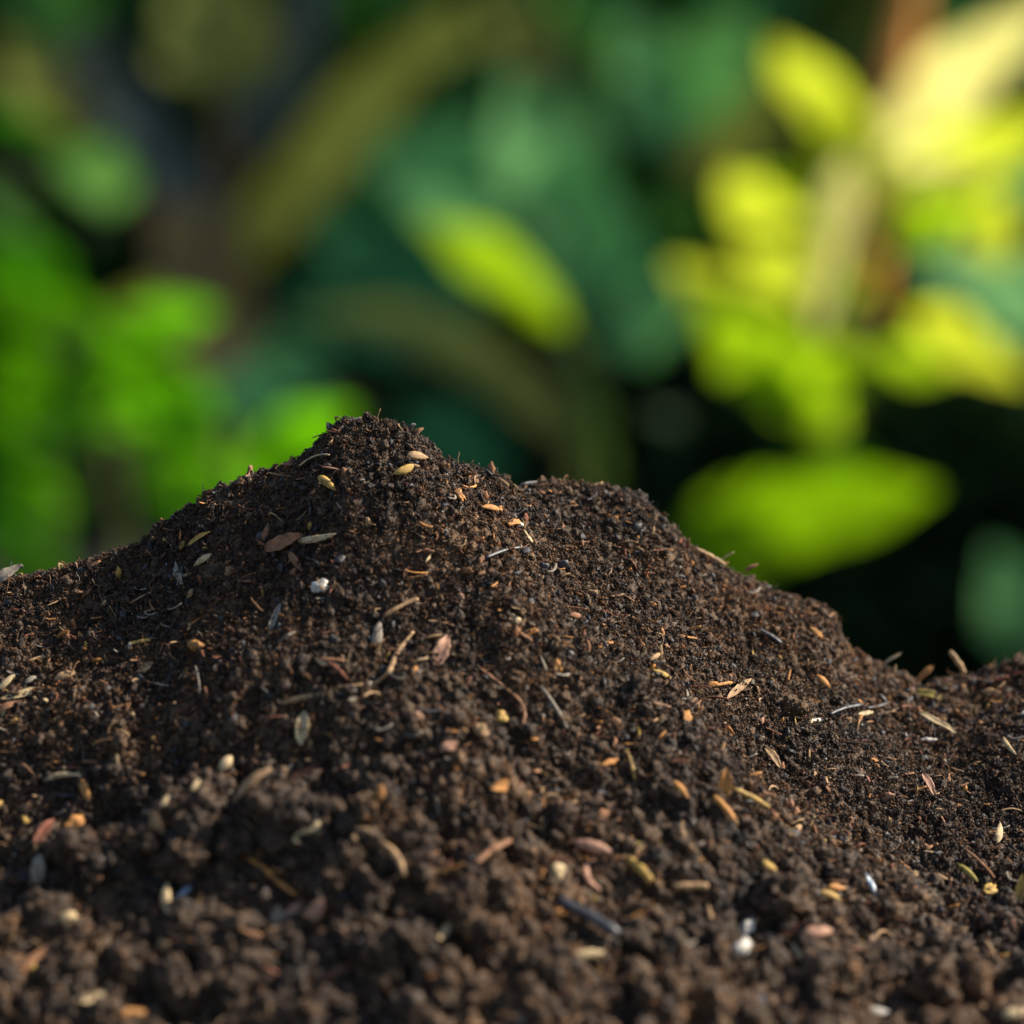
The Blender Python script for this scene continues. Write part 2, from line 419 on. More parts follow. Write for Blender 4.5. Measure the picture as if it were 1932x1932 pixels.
def outer_points(n, x0, y0):
    a = rng.uniform(0, 6.2832, n); q = .62 * np.sqrt(rng.random(n)); x, y = q * np.cos(a), q * np.sin(a) - .02
    ok = ((np.abs(x) > .160) | (y < -.190) | (y > .040)) & (hz(x, y) > GROUND_Z + .01) & (rng.random(n) < 1.25 - q / .62)
    x, y = x[ok], y[ok]; return np.stack([x, y, hz(x, y)], 1)
P = outer_points(60000, 0, 0); m_ = len(P)
scatter('outer_crumbs', 'crumbs over the far sides of the heap', P, rng.uniform(0, 6.28, (m_, 3)), rng.uniform(1.6, 3.2, m_), fine_src, mound)
P = outer_points(16000, 0, 0); m_ = len(P)
scatter('outer_lumps', 'soil lumps over the far sides of the heap', P, rng.uniform(0, 6.28, (m_, 3)), .0014 + .0045 * rng.random(m_) ** 2, big_src, mound)

def tube(pts, rad_, sides=6, flat=1.0, taper=.6, seed=0, jag=.0):
    pts = [np.asarray(p, float) for p in pts]; n = len(pts); V_, F_ = [], []
    r = np.random.default_rng(seed); up = np.array([.13, .21, .97])
    for i, p in enumerate(pts):
        t = pts[min(i + 1, n - 1)] - pts[max(i - 1, 0)]; t /= (np.linalg.norm(t) + 1e-12)
        s = np.cross(t, up); s /= np.linalg.norm(s) + 1e-9; q = np.cross(s, t)
        u = abs(2 * i / (n - 1) - 1); rr = rad_ * (1 - (1 - taper) * u ** 3) * (1 + jag * (r.random() - .5))
        for k in range(sides):
            a = 2 * math.pi * k / sides; V_.append(p + s * rr * math.cos(a) + q * rr * flat * math.sin(a))
    for i in range(n - 1):
        for k in range(sides):
            a = i * sides; b = a + sides; F_.append((a + k, a + (k + 1) % sides, b + (k + 1) % sides, b + k))
    F_.append(tuple(range(sides))[::-1]); F_.append(tuple((n - 1) * sides + k for k in range(sides)))
    return V_, F_
def src_pd(name, V_, F_, mat):
    o = mesh_obj(name, V_, F_, mat); COL.objects.unlink(o); return o
MAT = {
 'orange': flat_material('dry_husk_orange', (.50, .22, .055), stretch=(.12, 1, 1), scale=900),
 'gold': flat_material('dry_husk_gold', (.48, .30, .07), stretch=(.12, 1, 1), scale=900),
 'tan': flat_material('dry_husk_tan', (.38, .23, .11), stretch=(.12, 1, 1), scale=900),
 'cream': flat_material('dry_husk_cream', (.56, .41, .22), .3, stretch=(.12, 1, 1), scale=900),
 'brown': flat_material('dry_leaf_brown', (.30, .14, .065), stretch=(.12, 1, 1), scale=900),
 'red': flat_material('dry_leaf_red_brown', (.23, .075, .04), stretch=(.12, 1, 1), scale=900),
 'pink': flat_material('dry_leaf_pinkish', (.42, .22, .14), stretch=(.12, 1, 1), scale=900),
 'grey': flat_material('weathered_grey', (.25, .21, .16), stretch=(.12, 1, 1), scale=900),
 'slate': flat_material('charred_twig', (.035, .037, .045), .4, rough=.45, spec=.6),
 'white': flat_material('pale_mineral', (.62, .57, .50), .15, rough=.5),
 'blue': flat_material('bluish_flake', (.22, .30, .42), .2, rough=.3, spec=.7),
 'olive': flat_material('olive_flake', (.33, .26, .05), stretch=(.12, 1, 1), scale=900),
}
# thin fibres, charcoal flecks, chaff, bright specks
fib = []
for i in range(10):
    r = np.random.default_rng(300 + i); p = np.zeros(3); d = np.array([1., 0, 0]); pts = []
    for k in range(9):
        pts.append(p.copy()); d = d + r.normal(size=3) * .28; d /= np.linalg.norm(d); p = p + d * .00045
    fib.append(src_pd('fibre', *tube(pts, .000055 + .00003 * (i % 3), 4), MAT[['brown', 'grey', 'tan', 'slate', 'brown'][i % 5]]))
P = soil_points(4200, 0, lambda m: rng.uniform(.0000, .0009, m)); m_ = len(P)
scatter('root_fibres', 'hair-thin rootlets and fibres in the soil', P, rng.uniform(0, 6.28, (m_, 3)), rng.uniform(.5, 1.5, m_), fib, mound)
chips = []
for i in range(12):
    v, f = rough_ball(2, 80 + i, .6, 1.5, (1, .45 + .3 * (i % 3), .22), 2); chips.append(source('charcoal_chip', v, f, MAT['slate']))
P = soil_points(5200, 0, lambda m: rng.uniform(.0003, .0010, m)); m_ = len(P)
scatter('charcoal_flecks', 'glossy black charcoal flecks among the crumbs', P, rng.uniform(0, 6.28, (m_, 3)), .0003 + .0011 * rng.random(m_) ** 2.2, chips, mound)
chf = []
for i in range(18):
    v, f = rough_ball(2, 120 + i, .7, 1.5, (1, .3 + .1 * (i % 4), .16), 3); chf.append(source('chaff_bit', v, f, MAT[['tan', 'brown', 'orange', 'brown', 'cream', 'red', 'tan', 'gold', 'grey', 'brown', 'pink', 'brown'][i % 12]]))
P = soil_points(6500, 0, lambda m: rng.uniform(.0003, .0010, m)); m_ = len(P)
scatter('chaff', 'tiny bits of chaff sprinkled through the soil', P, rng.uniform(0, 6.28, (m_, 3)), .00022 + .0021 * rng.random(m_) ** 4.5, chf, mound)
sp = []
for i in range(4):
    v, f = rough_ball(2, 160 + i, .4, 1.5, (1, .8, .7), 2); sp.append(source('speck', v, f, MAT['white' if i < 3 else 'blue']))
P = soil_points(700, 0, lambda m: rng.uniform(.0004, .0009, m)); m_ = len(P)
scatter('mineral_specks', 'pale mineral specks dotted over the soil', P, rng.uniform(0, 6.28, (m_, 3)), .0001 + .00035 * rng.random(m_) ** 3, sp, mound)

def stick_mesh(L, W, seed, bend=0.0, flat=.8):
    r = random.Random(seed); pts = []
    for i in range(12):
        u = -1 + i / 5.5; pts.append((u * L / 2, bend * L * .25 * (1 - u * u) + r.uniform(-.03, .03) * W, r.uniform(-.1, .1) * W))
    return tube(pts, W / 2, 9, flat, .75, seed, .25)
bits = []
for i in range(16):
    r = np.random.default_rng(700 + i); V_, F_ = stick_mesh(.0052, .00042 * (1 + .5 * (i % 3)), i, r.uniform(-1.6, 1.6), .5)
    bits.append(src_pd('straw_bit', V_, F_, MAT[['brown', 'tan', 'grey', 'brown', 'slate', 'orange', 'tan', 'red'][i % 8]]))
P = soil_points(3000, 0, lambda m: rng.uniform(.0005, .0012, m)); m_ = len(P); rr_ = rng.uniform(0, 6.28, (m_, 3)); rr_[:, 0] = rng.uniform(.3, 1.0, m_); rr_[:, 1] = rng.uniform(-.3, .3, m_)
scatter('straw_bits', 'short broken straws and stalks mixed into the soil', P, rr_, rng.uniform(.35, 1.25, m_), bits, mound)

# ------------------------------------------------------------------ clods one can point at
def px2m(p): return float(np.dot(np.asarray(p) - CAM, FWD)) / K
CLODS = [
 (1550, 1850, 112, 'big round soil clod at the foot of the heap, furthest right of the big ones'),
 (1771, 1860, 88, 'rounded clod in the lower right beside the tan stick'),
 (1478, 1692, 96, 'large soft clod behind the two white grains'),
 (1380, 1588, 74, 'clod just below the orange forked leaflet'),
 (358, 1868, 112, 'large dark clod near the bottom edge beside the cream husk'),
 (446, 1864, 88, 'round brown clod at the bottom, right neighbour of the large dark clod'),
 (528, 1528, 104, 'large clod with a tan husk lying across its top'),
 (448, 1597, 82, 'dome-shaped clod below the large husk-topped clod'),
 (391, 1498, 92, 'lumpy clod next to the pale yellow oval husk'),
 (352, 1612, 76, 'smooth clod left of the dome-shaped clod'),
 (279, 1582, 66, 'small clod under the end of the tan strip'),
 (270, 1502, 56, 'small flattish clod above the tan strip'),
 (143, 1598, 80, 'dark clod beside the red-brown leaflet'),
 (774, 1778, 84, 'clod midway along the foot of the heap below the curved stick'),
 (701, 1680, 84, 'pale-topped clod below the arched tan chip'),
 (873, 1698, 92, 'broad clod under a thin orange sliver'),
 (1029, 1774, 74, 'clod at the left end of the slate-grey stick'),
 (1135, 1890, 86, 'clod close to the bottom edge below the cream husk'),
 (1665, 1816, 76, 'clod between the big round clod and the tan stick'),
 (1589, 1822, 60, 'small clod on the upper side of the big round clod'),
 (1190, 1306, 60, 'light brown fluffy clod alone on the middle of the slope'),
 (1489, 1335, 48, 'warm brown clod at the right end of the tan husks'),
 (620, 1905, 84, 'clod at the bottom edge below the reddish root'),
 (905, 1880, 78, 'rough clod at the bottom edge left of the grey-green stick'),
]
for i, (px, py, d, lab) in enumerate(CLODS):
    p = on_soil(px, py + d * .1); r_ = d * .57 * px2m(p)
    v, f = rough_ball(5, 200 + i, .55, 1.25, (1, .9, .82), 7); n_ = normal(p[0], p[1], .004)
    c = p + n_ * r_ * .08
    v, f, gg = with_grains(v, f, i, 900, .055)
    o = fast_mesh('soil_clod', v * r_, f, CLOD, smooth=False); a = o.data.attributes.new('grain', 'FLOAT', 'POINT'); a.data.foreach_set('value', np.asarray(gg, dtype=np.float32))
    o.location = c.tolist(); o.rotation_euler = (random.random(), random.random(), random.random() * 6)
    tag(o, lab, 'clod', 'clods of soil on the heap')

# ------------------------------------------------------------------ husks, straws, leaflets, chips
CA = math.cos
def frame(px, py, ang, lift, stand=False, twist=0.0):
    p = on_soil(px, py); n_ = normal(np.float64(p[0]), np.float64(p[1]), .003)
    a = R(ang); di = RIGHT * math.cos(a) + UP * math.sin(a)
    fn = float(np.dot(FWD, n_)); lam = 0.0 if stand else max(-1.3, min(1.3, -float(np.dot(di, n_)) / fn if abs(fn) > .15 else 0))
    t = di + lam * FWD
    nn = n_ - FWD * .55; nn = nn - t * np.dot(nn, t) / np.dot(t, t); nn /= np.linalg.norm(nn)
    s = np.cross(nn, t); s /= np.linalg.norm(s)
    if twist: c, q = math.cos(twist), math.sin(twist); s, nn = s * c + nn * q, nn * c - s * q
    return p, t, s, nn, n_
def place(o, p, t, s, nn, n_, lift):
    """object with its own origin on the soil; local X along the thing"""
    from mathutils import Matrix
    tx = Vector((t / np.linalg.norm(t)).tolist()); sy = Vector(s.tolist()); nz = tx.cross(sy)
    m = Matrix((tx, sy, nz)).transposed().to_4x4(); m.translation = Vector((p + n_ * lift).tolist())
    o.matrix_world = m
def husk_mesh(L, W, bend, seed, fill=.42):
    V_, F_ = [], []; nu, nv = 26, 18; r = random.Random(seed); as_ = r.uniform(-.3, .3); hollow = seed % 3 == 1; sh = [r.uniform(.86, 1.1) for _ in range(40)]
    for i in range(nu):
        u = -1 + 2 * i / (nu - 1); wv = max(.03, (1 - abs(u + as_ * (1 - u * u)) ** 2.3)) ** .72 * (1 - .12 * u)
        for k in range(nv):
            a = 2 * math.pi * k / nv; rid = 1 + .11 * math.cos(a * 7 + seed) * (1 - abs(u))
            y = math.cos(a) * W / 2 * wv * rid * (sh[i] * .5 + .5); z = math.sin(a) * W / 2 * wv * rid * ((fill * 1.25 if not hollow else -.30) if math.sin(a) > 0 else (.12 if not hollow else .5))
            V_.append((u * L / 2, y + bend * L * .12 * (u * u), z + L * .05 * (1 - u * u)))
    for i in range(nu - 1):
        for k in range(nv): a = i * nv; b = a + nv; F_.append((a + k, b + k, b + (k + 1) % nv, a + (k + 1) % nv))
    F_.append(tuple(range(nv))); F_.append(tuple((nu - 1) * nv + k for k in range(nv))[::-1])
    return V_, F_
def leaflet_mesh(L, W, curl, seed, blunt=1.0):
    nu, nv = 24, 8; r = random.Random(seed); top, bot = [], []; ph = r.uniform(0, 6)
    for i in range(nu):
        u = i / (nu - 1); wv = max(.04, math.sin(math.pi * min(1, u ** .8 * .97 + .02)) ** .75)
        for k in range(nv):
            v = -1 + 2 * k / (nv - 1); e = 1 + .08 * math.sin(u * 23 + ph + 3 * v)
            z = curl * L * .5 * (4 * u * (1 - u)) * .35 + abs(v) * W * .13 + .02 * L * math.sin(u * 9 + ph)
            top.append(((u - .5) * L, v * W / 2 * wv * e, z)); bot.append(((u - .5) * L, v * W / 2 * wv * e, z - max(.00010, W * .035)))
    V_ = top + bot; N_ = nu * nv; F_ = []
    for i in range(nu - 1):
        for k in range(nv - 1):
            a = i * nv + k; F_.append((a, a + nv, a + nv + 1, a + 1)); F_.append((N_ + a, N_ + a + 1, N_ + a + nv + 1, N_ + a + nv))
    for i in range(nu - 1):
        for k in (0, nv - 1):
            a = i * nv + k; F_.append((a, N_ + a, N_ + a + nv, a + nv) if k == 0 else (a, a + nv, N_ + a + nv, N_ + a))
    for k in range(nv - 1):
        a = k; F_.append((a, a + 1, N_ + a + 1, N_ + a)); a = (nu - 1) * nv + k; F_.append((a, N_ + a, N_ + a + 1, a + 1))
    return V_, F_
# kind, x, y, length, width, angle (photo scaled to 1932), colour, options, label
D = [
 ('husk', 620, 916, 46, 15, -38, 'gold', {}, 'golden orange husk just left below the peak'),
 ('straw', 600, 877, 66, 4, 20, 'cream', {'b': .5}, 'hair-thin pale straw on the left shoulder of the peak'),
 ('husk', 783, 868, 40, 18, -6, 'tan', {}, 'tan husk just right below the peak'),
 ('husk', 762, 893, 42, 17, 25, 'gold', {'b': .6}, 'rough golden husk below the tan husk by the peak'),
 ('leaf', 540, 1027, 80, 25, 22, 'brown', {}, 'long red-brown leaflet on the upper left slope'),
 ('husk', 603, 1023, 76, 14, 10, 'cream', {'b': .5}, 'curved cream husk touching the long brown leaflet'),
 ('husk', 561, 1063, 50, 13, -52, 'brown', {}, 'dull brown husk under the long brown leaflet'),
 ('husk', 378, 1020, 56, 9, 33, 'gold', {'b': -.5}, 'thin golden curved husk near the left crest'),
 ('husk', 386, 1060, 40, 13, 35, 'cream', {}, 'beige husk below the thin golden curved husk'),
 ('chip', 338, 1086, 34, 18, -65, 'grey', {}, 'pale grey splintered chip on the left slope'),
 ('husk', 521, 1170, 66, 13, 72, 'grey', {}, 'greyish upright husk left of the white lump'),
 ('chip', 607, 1110, 32, 22, 20, 'white', {}, 'white crumbly lump on the upper slope'),
 ('chip', 372, 1220, 30, 19, 0, 'orange', {'r': 1}, 'pale orange oval grain on the left slope'),
 ('husk', 574, 1377, 62, 25, 86, 'cream', {}, 'plump pale yellow husk standing on end'),
 ('straw', 756, 1150, 72, 9, 27, 'tan', {}, 'tan straw in the dark hollow below the peak'),
 ('husk', 713, 1203, 54, 20, 82, 'grey', {}, 'grey-brown upright husk below the tan straw'),
 ('leaf', 832, 1232, 62, 26, 68, 'pink', {}, 'pinkish leaflet standing in the middle of the slope'),
 ('chip', 863, 938, 30, 13, -52, 'orange', {}, 'orange chip on the spur right of the peak'),
 ('husk', 920, 965, 34, 13, -8, 'orange', {}, 'orange-brown husk right of the orange chip'),
 ('chip', 966, 994, 22, 13, 15, 'orange', {}, 'orange fragment beside the round white pebble'),
 ('chip', 977, 998, 11, 10, 0, 'white', {'r': 1}, 'tiny round white pebble on the spur'),
 ('chip', 990, 1021, 24, 7, -58, 'cream', {}, 'pale sliver below the round white pebble'),
 ('straw', 947, 1048, 70, 8, 16, 'slate', {}, 'dark blue-grey stick on the spur'),
 ('chip', 999, 920, 28, 8, 6, 'white', {}, 'flat white flake on the crest right of the peak'),
 ('straw', 1335, 1056, 66, 9, -28, 'tan', {}, 'pale straw lying along the right crest'),
 ('straw', 1362, 1062, 40, 3, 33, 'cream', {'s': 1}, 'wispy forked fibre poking over the right crest'),
 ('leaf', 20, 1102, 68, 22, 36, 'grey', {'l': .0012}, 'weathered wood sliver at the left end of the crest'),
 ('straw', 26, 1086, 46, 8, 33, 'slate', {'s': 1}, 'dark splinter behind the weathered wood sliver'),
 ('husk', 38, 1315, 72, 17, 16, 'cream', {'b': .3}, 'large cream husk at the left edge of the picture'),
 ('husk', 13, 1293, 52, 12, 46, 'cream', {}, 'slim cream husk above the large cream husk'),
 ('husk', 124, 1281, 42, 17, 18, 'tan', {}, 'tan husk a little right of the left edge husks'),
 ('straw', 71, 1253, 50, 7, 15, 'tan', {'b': .4}, 'curved tan straw above the left edge husks'),
 ('husk', 58, 1290, 24, 12, 32, 'grey', {}, 'small beige husk between straw and large cream husk'),
 ('leaf', 14, 1340, 60, 12, 24, 'brown', {}, 'brown leaf strip under the large cream husk'),
 ('straw', 265, 1215, 42, 8, 12, 'gold', {}, 'yellow straw below and left of the pale orange grain'),
 ('husk', 123, 1470, 74, 10, 7, 'cream', {'b': -.6}, 'thin curved cream husk at the lower left'),
 ('husk', 80, 1660, 64, 27, 86, 'grey', {'s': 1}, 'whitish husk standing upright in a dark pit'),
 ('chip', 140, 1562, 34, 22, 12, 'orange', {}, 'bright orange flake at the lower left'),
 ('chip', 172, 1498, 32, 15, -58, 'orange', {}, 'orange-brown flake above the bright orange flake'),
 ('leaf', 88, 1588, 50, 22, 58, 'red', {}, 'red-brown leaflet left below the bright orange flake'),
 ('leaf', 308, 1556, 52, 17, -60, 'tan', {'s': 1}, 'tan strip leaning between two small clods'),
 ('husk', 316, 1522, 22, 9, 60, 'cream', {}, 'tiny cream husk above the tan strip'),
 ('husk', 376, 1510, 24, 10, 58, 'cream', {'l': .003}, 'tiny cream husk on the lumpy clod'),
 ('straw', 572, 1322, 82, 12, 12, 'tan', {}, 'thick tan stick above the plump pale husk'),
 ('husk', 441, 1469, 32, 22, 60, 'cream', {'l': .003}, 'pale yellow oval husk tilted against the lumpy clod'),
 ('husk', 494, 1504, 94, 20, 42, 'tan', {'l': .003, 'b': -.4}, 'long tan husk lying on the large clod'),
 ('husk', 583, 1469, 60, 25, 14, 'red', {}, 'dark red-brown husk behind the large clod'),
 ('husk', 720, 1516, 46, 19, 78, 'orange', {'s': 1}, 'orange husk standing upright left of centre'),
 ('straw', 745, 1627, 72, 14, -52, 'tan', {'b': .5}, 'curved tan stick below the arched chip'),
 ('husk', 943, 1489, 48, 23, 8, 'orange', {}, 'plump pale orange husk in the middle of the slope'),
 ('chip', 946, 1359, 24, 28, 0, 'gold', {'r': 1}, 'yellowish grain above the plump orange husk'),
 ('chip', 899, 1387, 22, 28, 0, 'tan', {'r': 1}, 'tan grain left of the yellowish grain'),
 ('chip', 1143, 1447, 34, 11, 16, 'orange', {}, 'thin orange flake right of the plump orange husk'),
 ('straw', 1190, 1449, 52, 6, -74, 'gold', {}, 'yellow stem standing beside the thin orange flake'),
 ('husk', 1282, 1497, 46, 14, -48, 'orange', {}, 'orange husk left of the forked leaflet'),
 ('leaf', 1360, 1492, 62, 24, 82, 'orange', {'s': 1}, 'pointed orange leaflet standing upright on the right'),
 ('straw', 1405, 1518, 78, 11, -28, 'gold', {'l': .001}, 'golden stick at the foot of the upright orange leaflet'),
 ('straw', 1362, 1537, 56, 14, -50, 'orange', {'l': .001}, 'orange-brown stick pointing down from the upright orange leaflet'),
 ('husk', 1303, 1595, 66, 14, -62, 'tan', {'b': .5}, 'curved tan husk left of the clod below the leaflet'),
 ('husk', 1115, 1603, 78, 23, -14, 'pink', {}, 'smooth pinkish husk in the lower middle'),
 ('husk', 1201, 1607, 44, 19, -32, 'olive', {}, 'olive yellow husk right of the pinkish husk'),
 ('straw', 1214, 1648, 54, 17, -40, 'gold', {}, 'short golden stick below the olive yellow husk'),
 ('chip', 1047, 1652, 28, 28, 0, 'cream', {'r': 1}, 'pale round pebble below the pinkish husk'),
 ('straw', 1105, 1756, 126, 25, -28, 'slate', {'l': .002}, 'thick slate-grey stick near the bottom'),
 ('leaf', 1188, 1760, 78, 25, 52, 'orange', {'s': 1}, 'orange leaf piece at the right end of the slate-grey stick'),
 ('husk', 1100, 1807, 80, 20, 8, 'cream', {}, 'cream husk just below the slate-grey stick'),
 ('straw', 1300, 1678, 66, 14, 0, 'tan', {}, 'straight tan straw lying level in the lower middle'),
 ('chip', 1404, 1757, 34, 26, 60, 'white', {'r': 1}, 'upper of two white grains in the lower right'),
 ('chip', 1389, 1793, 32, 28, 30, 'white', {'r': 1}, 'lower of two white grains in the lower right'),
 ('husk', 1540, 1770, 58, 25, 4, 'pink', {}, 'pale pink husk right of the white grains'),
 ('husk', 1495, 1760, 50, 19, 3, 'red', {}, 'reddish husk touching the pale pink husk'),
 ('chip', 1506, 1813, 30, 22, -40, 'cream', {}, 'pale chip below the reddish husk'),
 ('leaf', 554, 1744, 80, 30, 52, 'pink', {}, 'pale pink leaflet near the bottom'),
 ('leaf', 604, 1722, 48, 24, 62, 'pink', {'s': 1}, 'tan leaflet leaning right of the pale pink leaflet'),
 ('leaf', 520, 1742, 46, 26, 85, 'grey', {'s': 1}, 'faint grey leaflet left of the pale pink leaflet'),
 ('husk', 321, 1714, 64, 18, -72, 'cream', {'b': .6}, 'bent cream husk at the lower left'),
 ('chip', 352, 1693, 30, 10, 38, 'blue', {}, 'bluish-white flake beside the bent cream husk'),
 ('chip', 317, 1790, 24, 26, 0, 'tan', {'r': 1}, 'pale tan grain below the bent cream husk'),
 ('straw', 62, 1822, 108, 22, 37, 'brown', {}, 'thick brown stick in the bottom left corner'),
 ('husk', 178, 1892, 76, 24, 3, 'cream', {}, 'pale husk lying level at the bottom left'),
 ('husk', 250, 1926, 84, 22, 0, 'orange', {}, 'tan-orange husk cut by the bottom edge'),
 ('chip', 123, 1742, 30, 26, 0, 'cream', {'r': 1}, 'blurred cream grain above the thick brown stick'),
 ('leaf', 1925, 1695, 48, 18, 82, 'gold', {'s': 1}, 'golden leaf strip standing at the right edge'),
 ('husk', 1824, 1657, 44, 12, -42, 'olive', {}, 'yellow husk near the right edge'),
 ('straw', 1848, 1642, 62, 6, -46, 'brown', {}, 'thin brown stick beside the yellow husk'),
 ('chip', 1868, 1689, 26, 20, 20, 'gold', {}, 'small golden flake under the thin brown stick'),
 ('husk', 1879, 1584, 36, 14, 68, 'cream', {}, 'cream husk near the right edge, above the golden strip'),
 ('leaf', 1767, 1375, 84, 11, -30, 'cream', {}, 'narrow cream blade on the right flank'),
 ('leaf', 1752, 1323, 60, 15, -15, 'olive', {}, 'mustard-yellow leaflet above the narrow cream blade'),
 ('husk', 1741, 1281, 46, 14, 44, 'orange', {'s': 1}, 'orange husk sticking up in the saddle of the crest'),
 ('straw', 1806, 1256, 50, 12, -55, 'tan', {'s': 1}, 'straw stub sticking up right of the saddle'),
 ('husk', 1680, 1250, 44, 8, 32, 'cream', {'s': 1}, 'pale husk sticking out of the crest left of the saddle'),
 ('husk', 1550, 1289, 36, 12, -45, 'orange', {}, 'orange husk below the step in the right crest'),
 ('chip', 1535, 1198, 26, 9, -46, 'orange', {}, 'orange splinter just under the right crest step'),
 ('husk', 1391, 1306, 62, 14, 32, 'tan', {}, 'tan split husk on the right of the spur'),
 ('straw', 1364, 1299, 44, 7, 2, 'orange', {}, 'short orange straw left of the tan split husk'),
 ('husk', 1542, 1366, 38, 9, 2, 'white', {'b': .5}, 'small white curved husk on the right flank'),
 ('chip', 1628, 1349, 30, 8, 6, 'cream', {}, 'pale flake at the end of the black stick'),
 ('straw', 1590, 1346, 70, 8, 10, 'slate', {}, 'black charred stick on the right flank'),
 ('husk', 1905, 1421, 36, 9, -60, 'cream', {'b': .5}, 'curved cream husk near the right edge'),
 ('chip', 1751, 1407, 26, 7, 0, 'white', {}, 'narrow white flake under the narrow cream blade'),
 ('leaf', 1746, 1491, 44, 14, -65, 'pink', {}, 'pinkish leaflet hanging on the right flank'),
 ('straw', 1449, 1206, 52, 8, -32, 'slate', {}, 'blue-black stick under the right crest'),
 ('straw', 1887, 1289, 36, 8, 15, 'red', {}, 'reddish stick on the far right hump'),
 ('chip', 1869, 1312, 28, 14, 0, 'tan', {'r': 1}, 'tan pebble below the reddish stick'),
 ('husk', 1414, 1077, 28, 8, 25, 'brown', {'s': 1}, 'small brown husk poking out of the right crest'),
 ('leaf', 1453, 1440, 48, 14, -55, 'tan', {}, 'tan leaflet above the golden stick'),
 ('husk', 1246, 1277, 42, 12, -26, 'gold', {}, 'golden husk right of the fluffy clod'),
 ('chip', 1052, 1262, 14, 26, 0, 'orange', {}, 'orange crumb left of the fluffy clod'),
 ('chip', 1137, 1220, 26, 10, 12, 'orange', {}, 'orange chip above the fluffy clod'),
 ('chip', 973, 1172, 28, 11, -42, 'cream', {}, 'pale bent chip at the middle of the spur'),
 ('straw', 1042, 1339, 92, 8, -58, 'grey', {}, 'long grey stick below and left of the fluffy clod'),
 ('husk', 279, 1266, 36, 16, 35, 'tan', {}, 'beige husk below the yellow straw'),
 ('husk', 607, 1253, 30, 10, -30, 'cream', {}, 'cream chip beside the reddish root, left slope'),
 ('straw', 640, 1272, 50, 8, -38, 'red', {}, 'reddish root right of the cream chip'),
 ('straw', 378, 1290, 52, 4, -76, 'grey', {}, 'thin grey stem upright on the left slope'),
 ('straw', 275, 1134, 54, 4, 27, 'tan', {}, 'thin tan stem below the left crest'),
 ('straw', 33, 1157, 34, 6, -4, 'red', {}, 'short reddish stick near the left edge'),
 ('husk', 1453, 1910, 76, 25, -36, 'white', {'s': 1}, 'white husk at the bottom right of centre'),
 ('husk', 1650, 1924, 46, 22, 0, 'white', {}, 'white husk cut by the bottom edge'),
 ('husk', 1912, 1920, 56, 24, 10, 'cream', {}, 'cream husk in the bottom right corner'),
 ('straw', 960, 1906, 90, 17, -28, 'grey', {}, 'grey-green stick at the bottom edge'),
 ('husk', 1549, 1706, 46, 15, -25, 'gold', {'l': .0015}, 'light tan husk behind the big round clod'),
 ('chip', 1566, 1685, 30, 14, 0, 'orange', {}, 'orange chip above the light tan husk'),
 ('chip', 1634, 1680, 40, 10, -66, 'blue', {}, 'bluish sliver left of the yellow husk'),
 ('straw', 1877, 1822, 64, 9, -66, 'tan', {'s': 1}, 'leaning tan stick in the lower right'),
 ('chip', 845, 1418, 28, 18, 20, 'pink', {}, 'pinkish chip left of the tan grain'),
 ('straw', 860, 1655, 70, 6, 18, 'orange', {'l': .003}, 'thin orange sliver on the broad clod'),
 ('straw', 925, 1615, 74, 12, 28, 'brown', {}, 'dull brown stick above the broad clod'),
 ('husk', 1340, 1530, 10, 5, 0, 'gold', {}, 'tiny gold husk under the upright orange leaflet'),
 ('husk', 835, 1770, 34, 14, 55, 'cream', {}, 'dim cream husk right of the midway clod'),
 ('husk', 1230, 1245, 24, 9, 30, 'tan', {}, 'small tan husk above the golden husk'),
]
NAMES = {'husk': ('rice_husk', 'husk'), 'straw': ('straw', 'straw'), 'leaf': ('dry_leaflet', 'dry leaf'), 'chip': ('chip', 'chip')}
for i, (kd, px, py, L, W, ang, colr, op, lab) in enumerate(D):
    p, t, s, nn, n_ = frame(px, py, ang, 0, bool(op.get('s')))
    q = px2m(p); tl = float(np.linalg.norm(t)); Lm, Wm = L * q * tl, W * q
    if kd == 'husk': V_, F_ = husk_mesh(Lm, Wm, op.get('b', 0), i)
    elif kd == 'leaf': V_, F_ = leaflet_mesh(Lm, Wm * 1.1, .5, i)
    elif kd == 'straw': V_, F_ = stick_mesh(Lm, Wm, i, op.get('b', .12))
    else:
        flat = .8 if op.get('r') else .35
        v, f = rough_ball(3, 400 + i, .5 if op.get('r') else .7, 1.2, (Lm / 2, Wm / 2, min(Lm, Wm) / 2 * flat), 4); V_, F_ = v, [tuple(int(k) for k in a) for a in f]
    nm, cat = NAMES[kd]
    if kd == 'chip': nm, cat = {'white': ('pebble', 'pebble'), 'blue': ('mineral_flake', 'flake')}.get(colr, ('husk_chip', 'chip')) if not op.get('r') else (('pebble', 'pebble') if colr in ('white', 'cream') else ('seed_grain', 'grain'))
    if kd == 'straw' and colr in ('slate', 'grey', 'brown', 'red'): nm, cat = 'twig', 'twig'
    o = mesh_obj(nm, V_, F_, MAT[colr], smooth=True); lift = random.uniform(.0008, .0017) + (.0009 if py > 1380 else 0) + op.get('l', 0) + (.3 * Lm if op.get('s') and ang > 60 else 0) * .3
    place(o, p, t, s, nn, n_, lift)
    tag(o, lab, cat, 'plant debris lying on the soil')
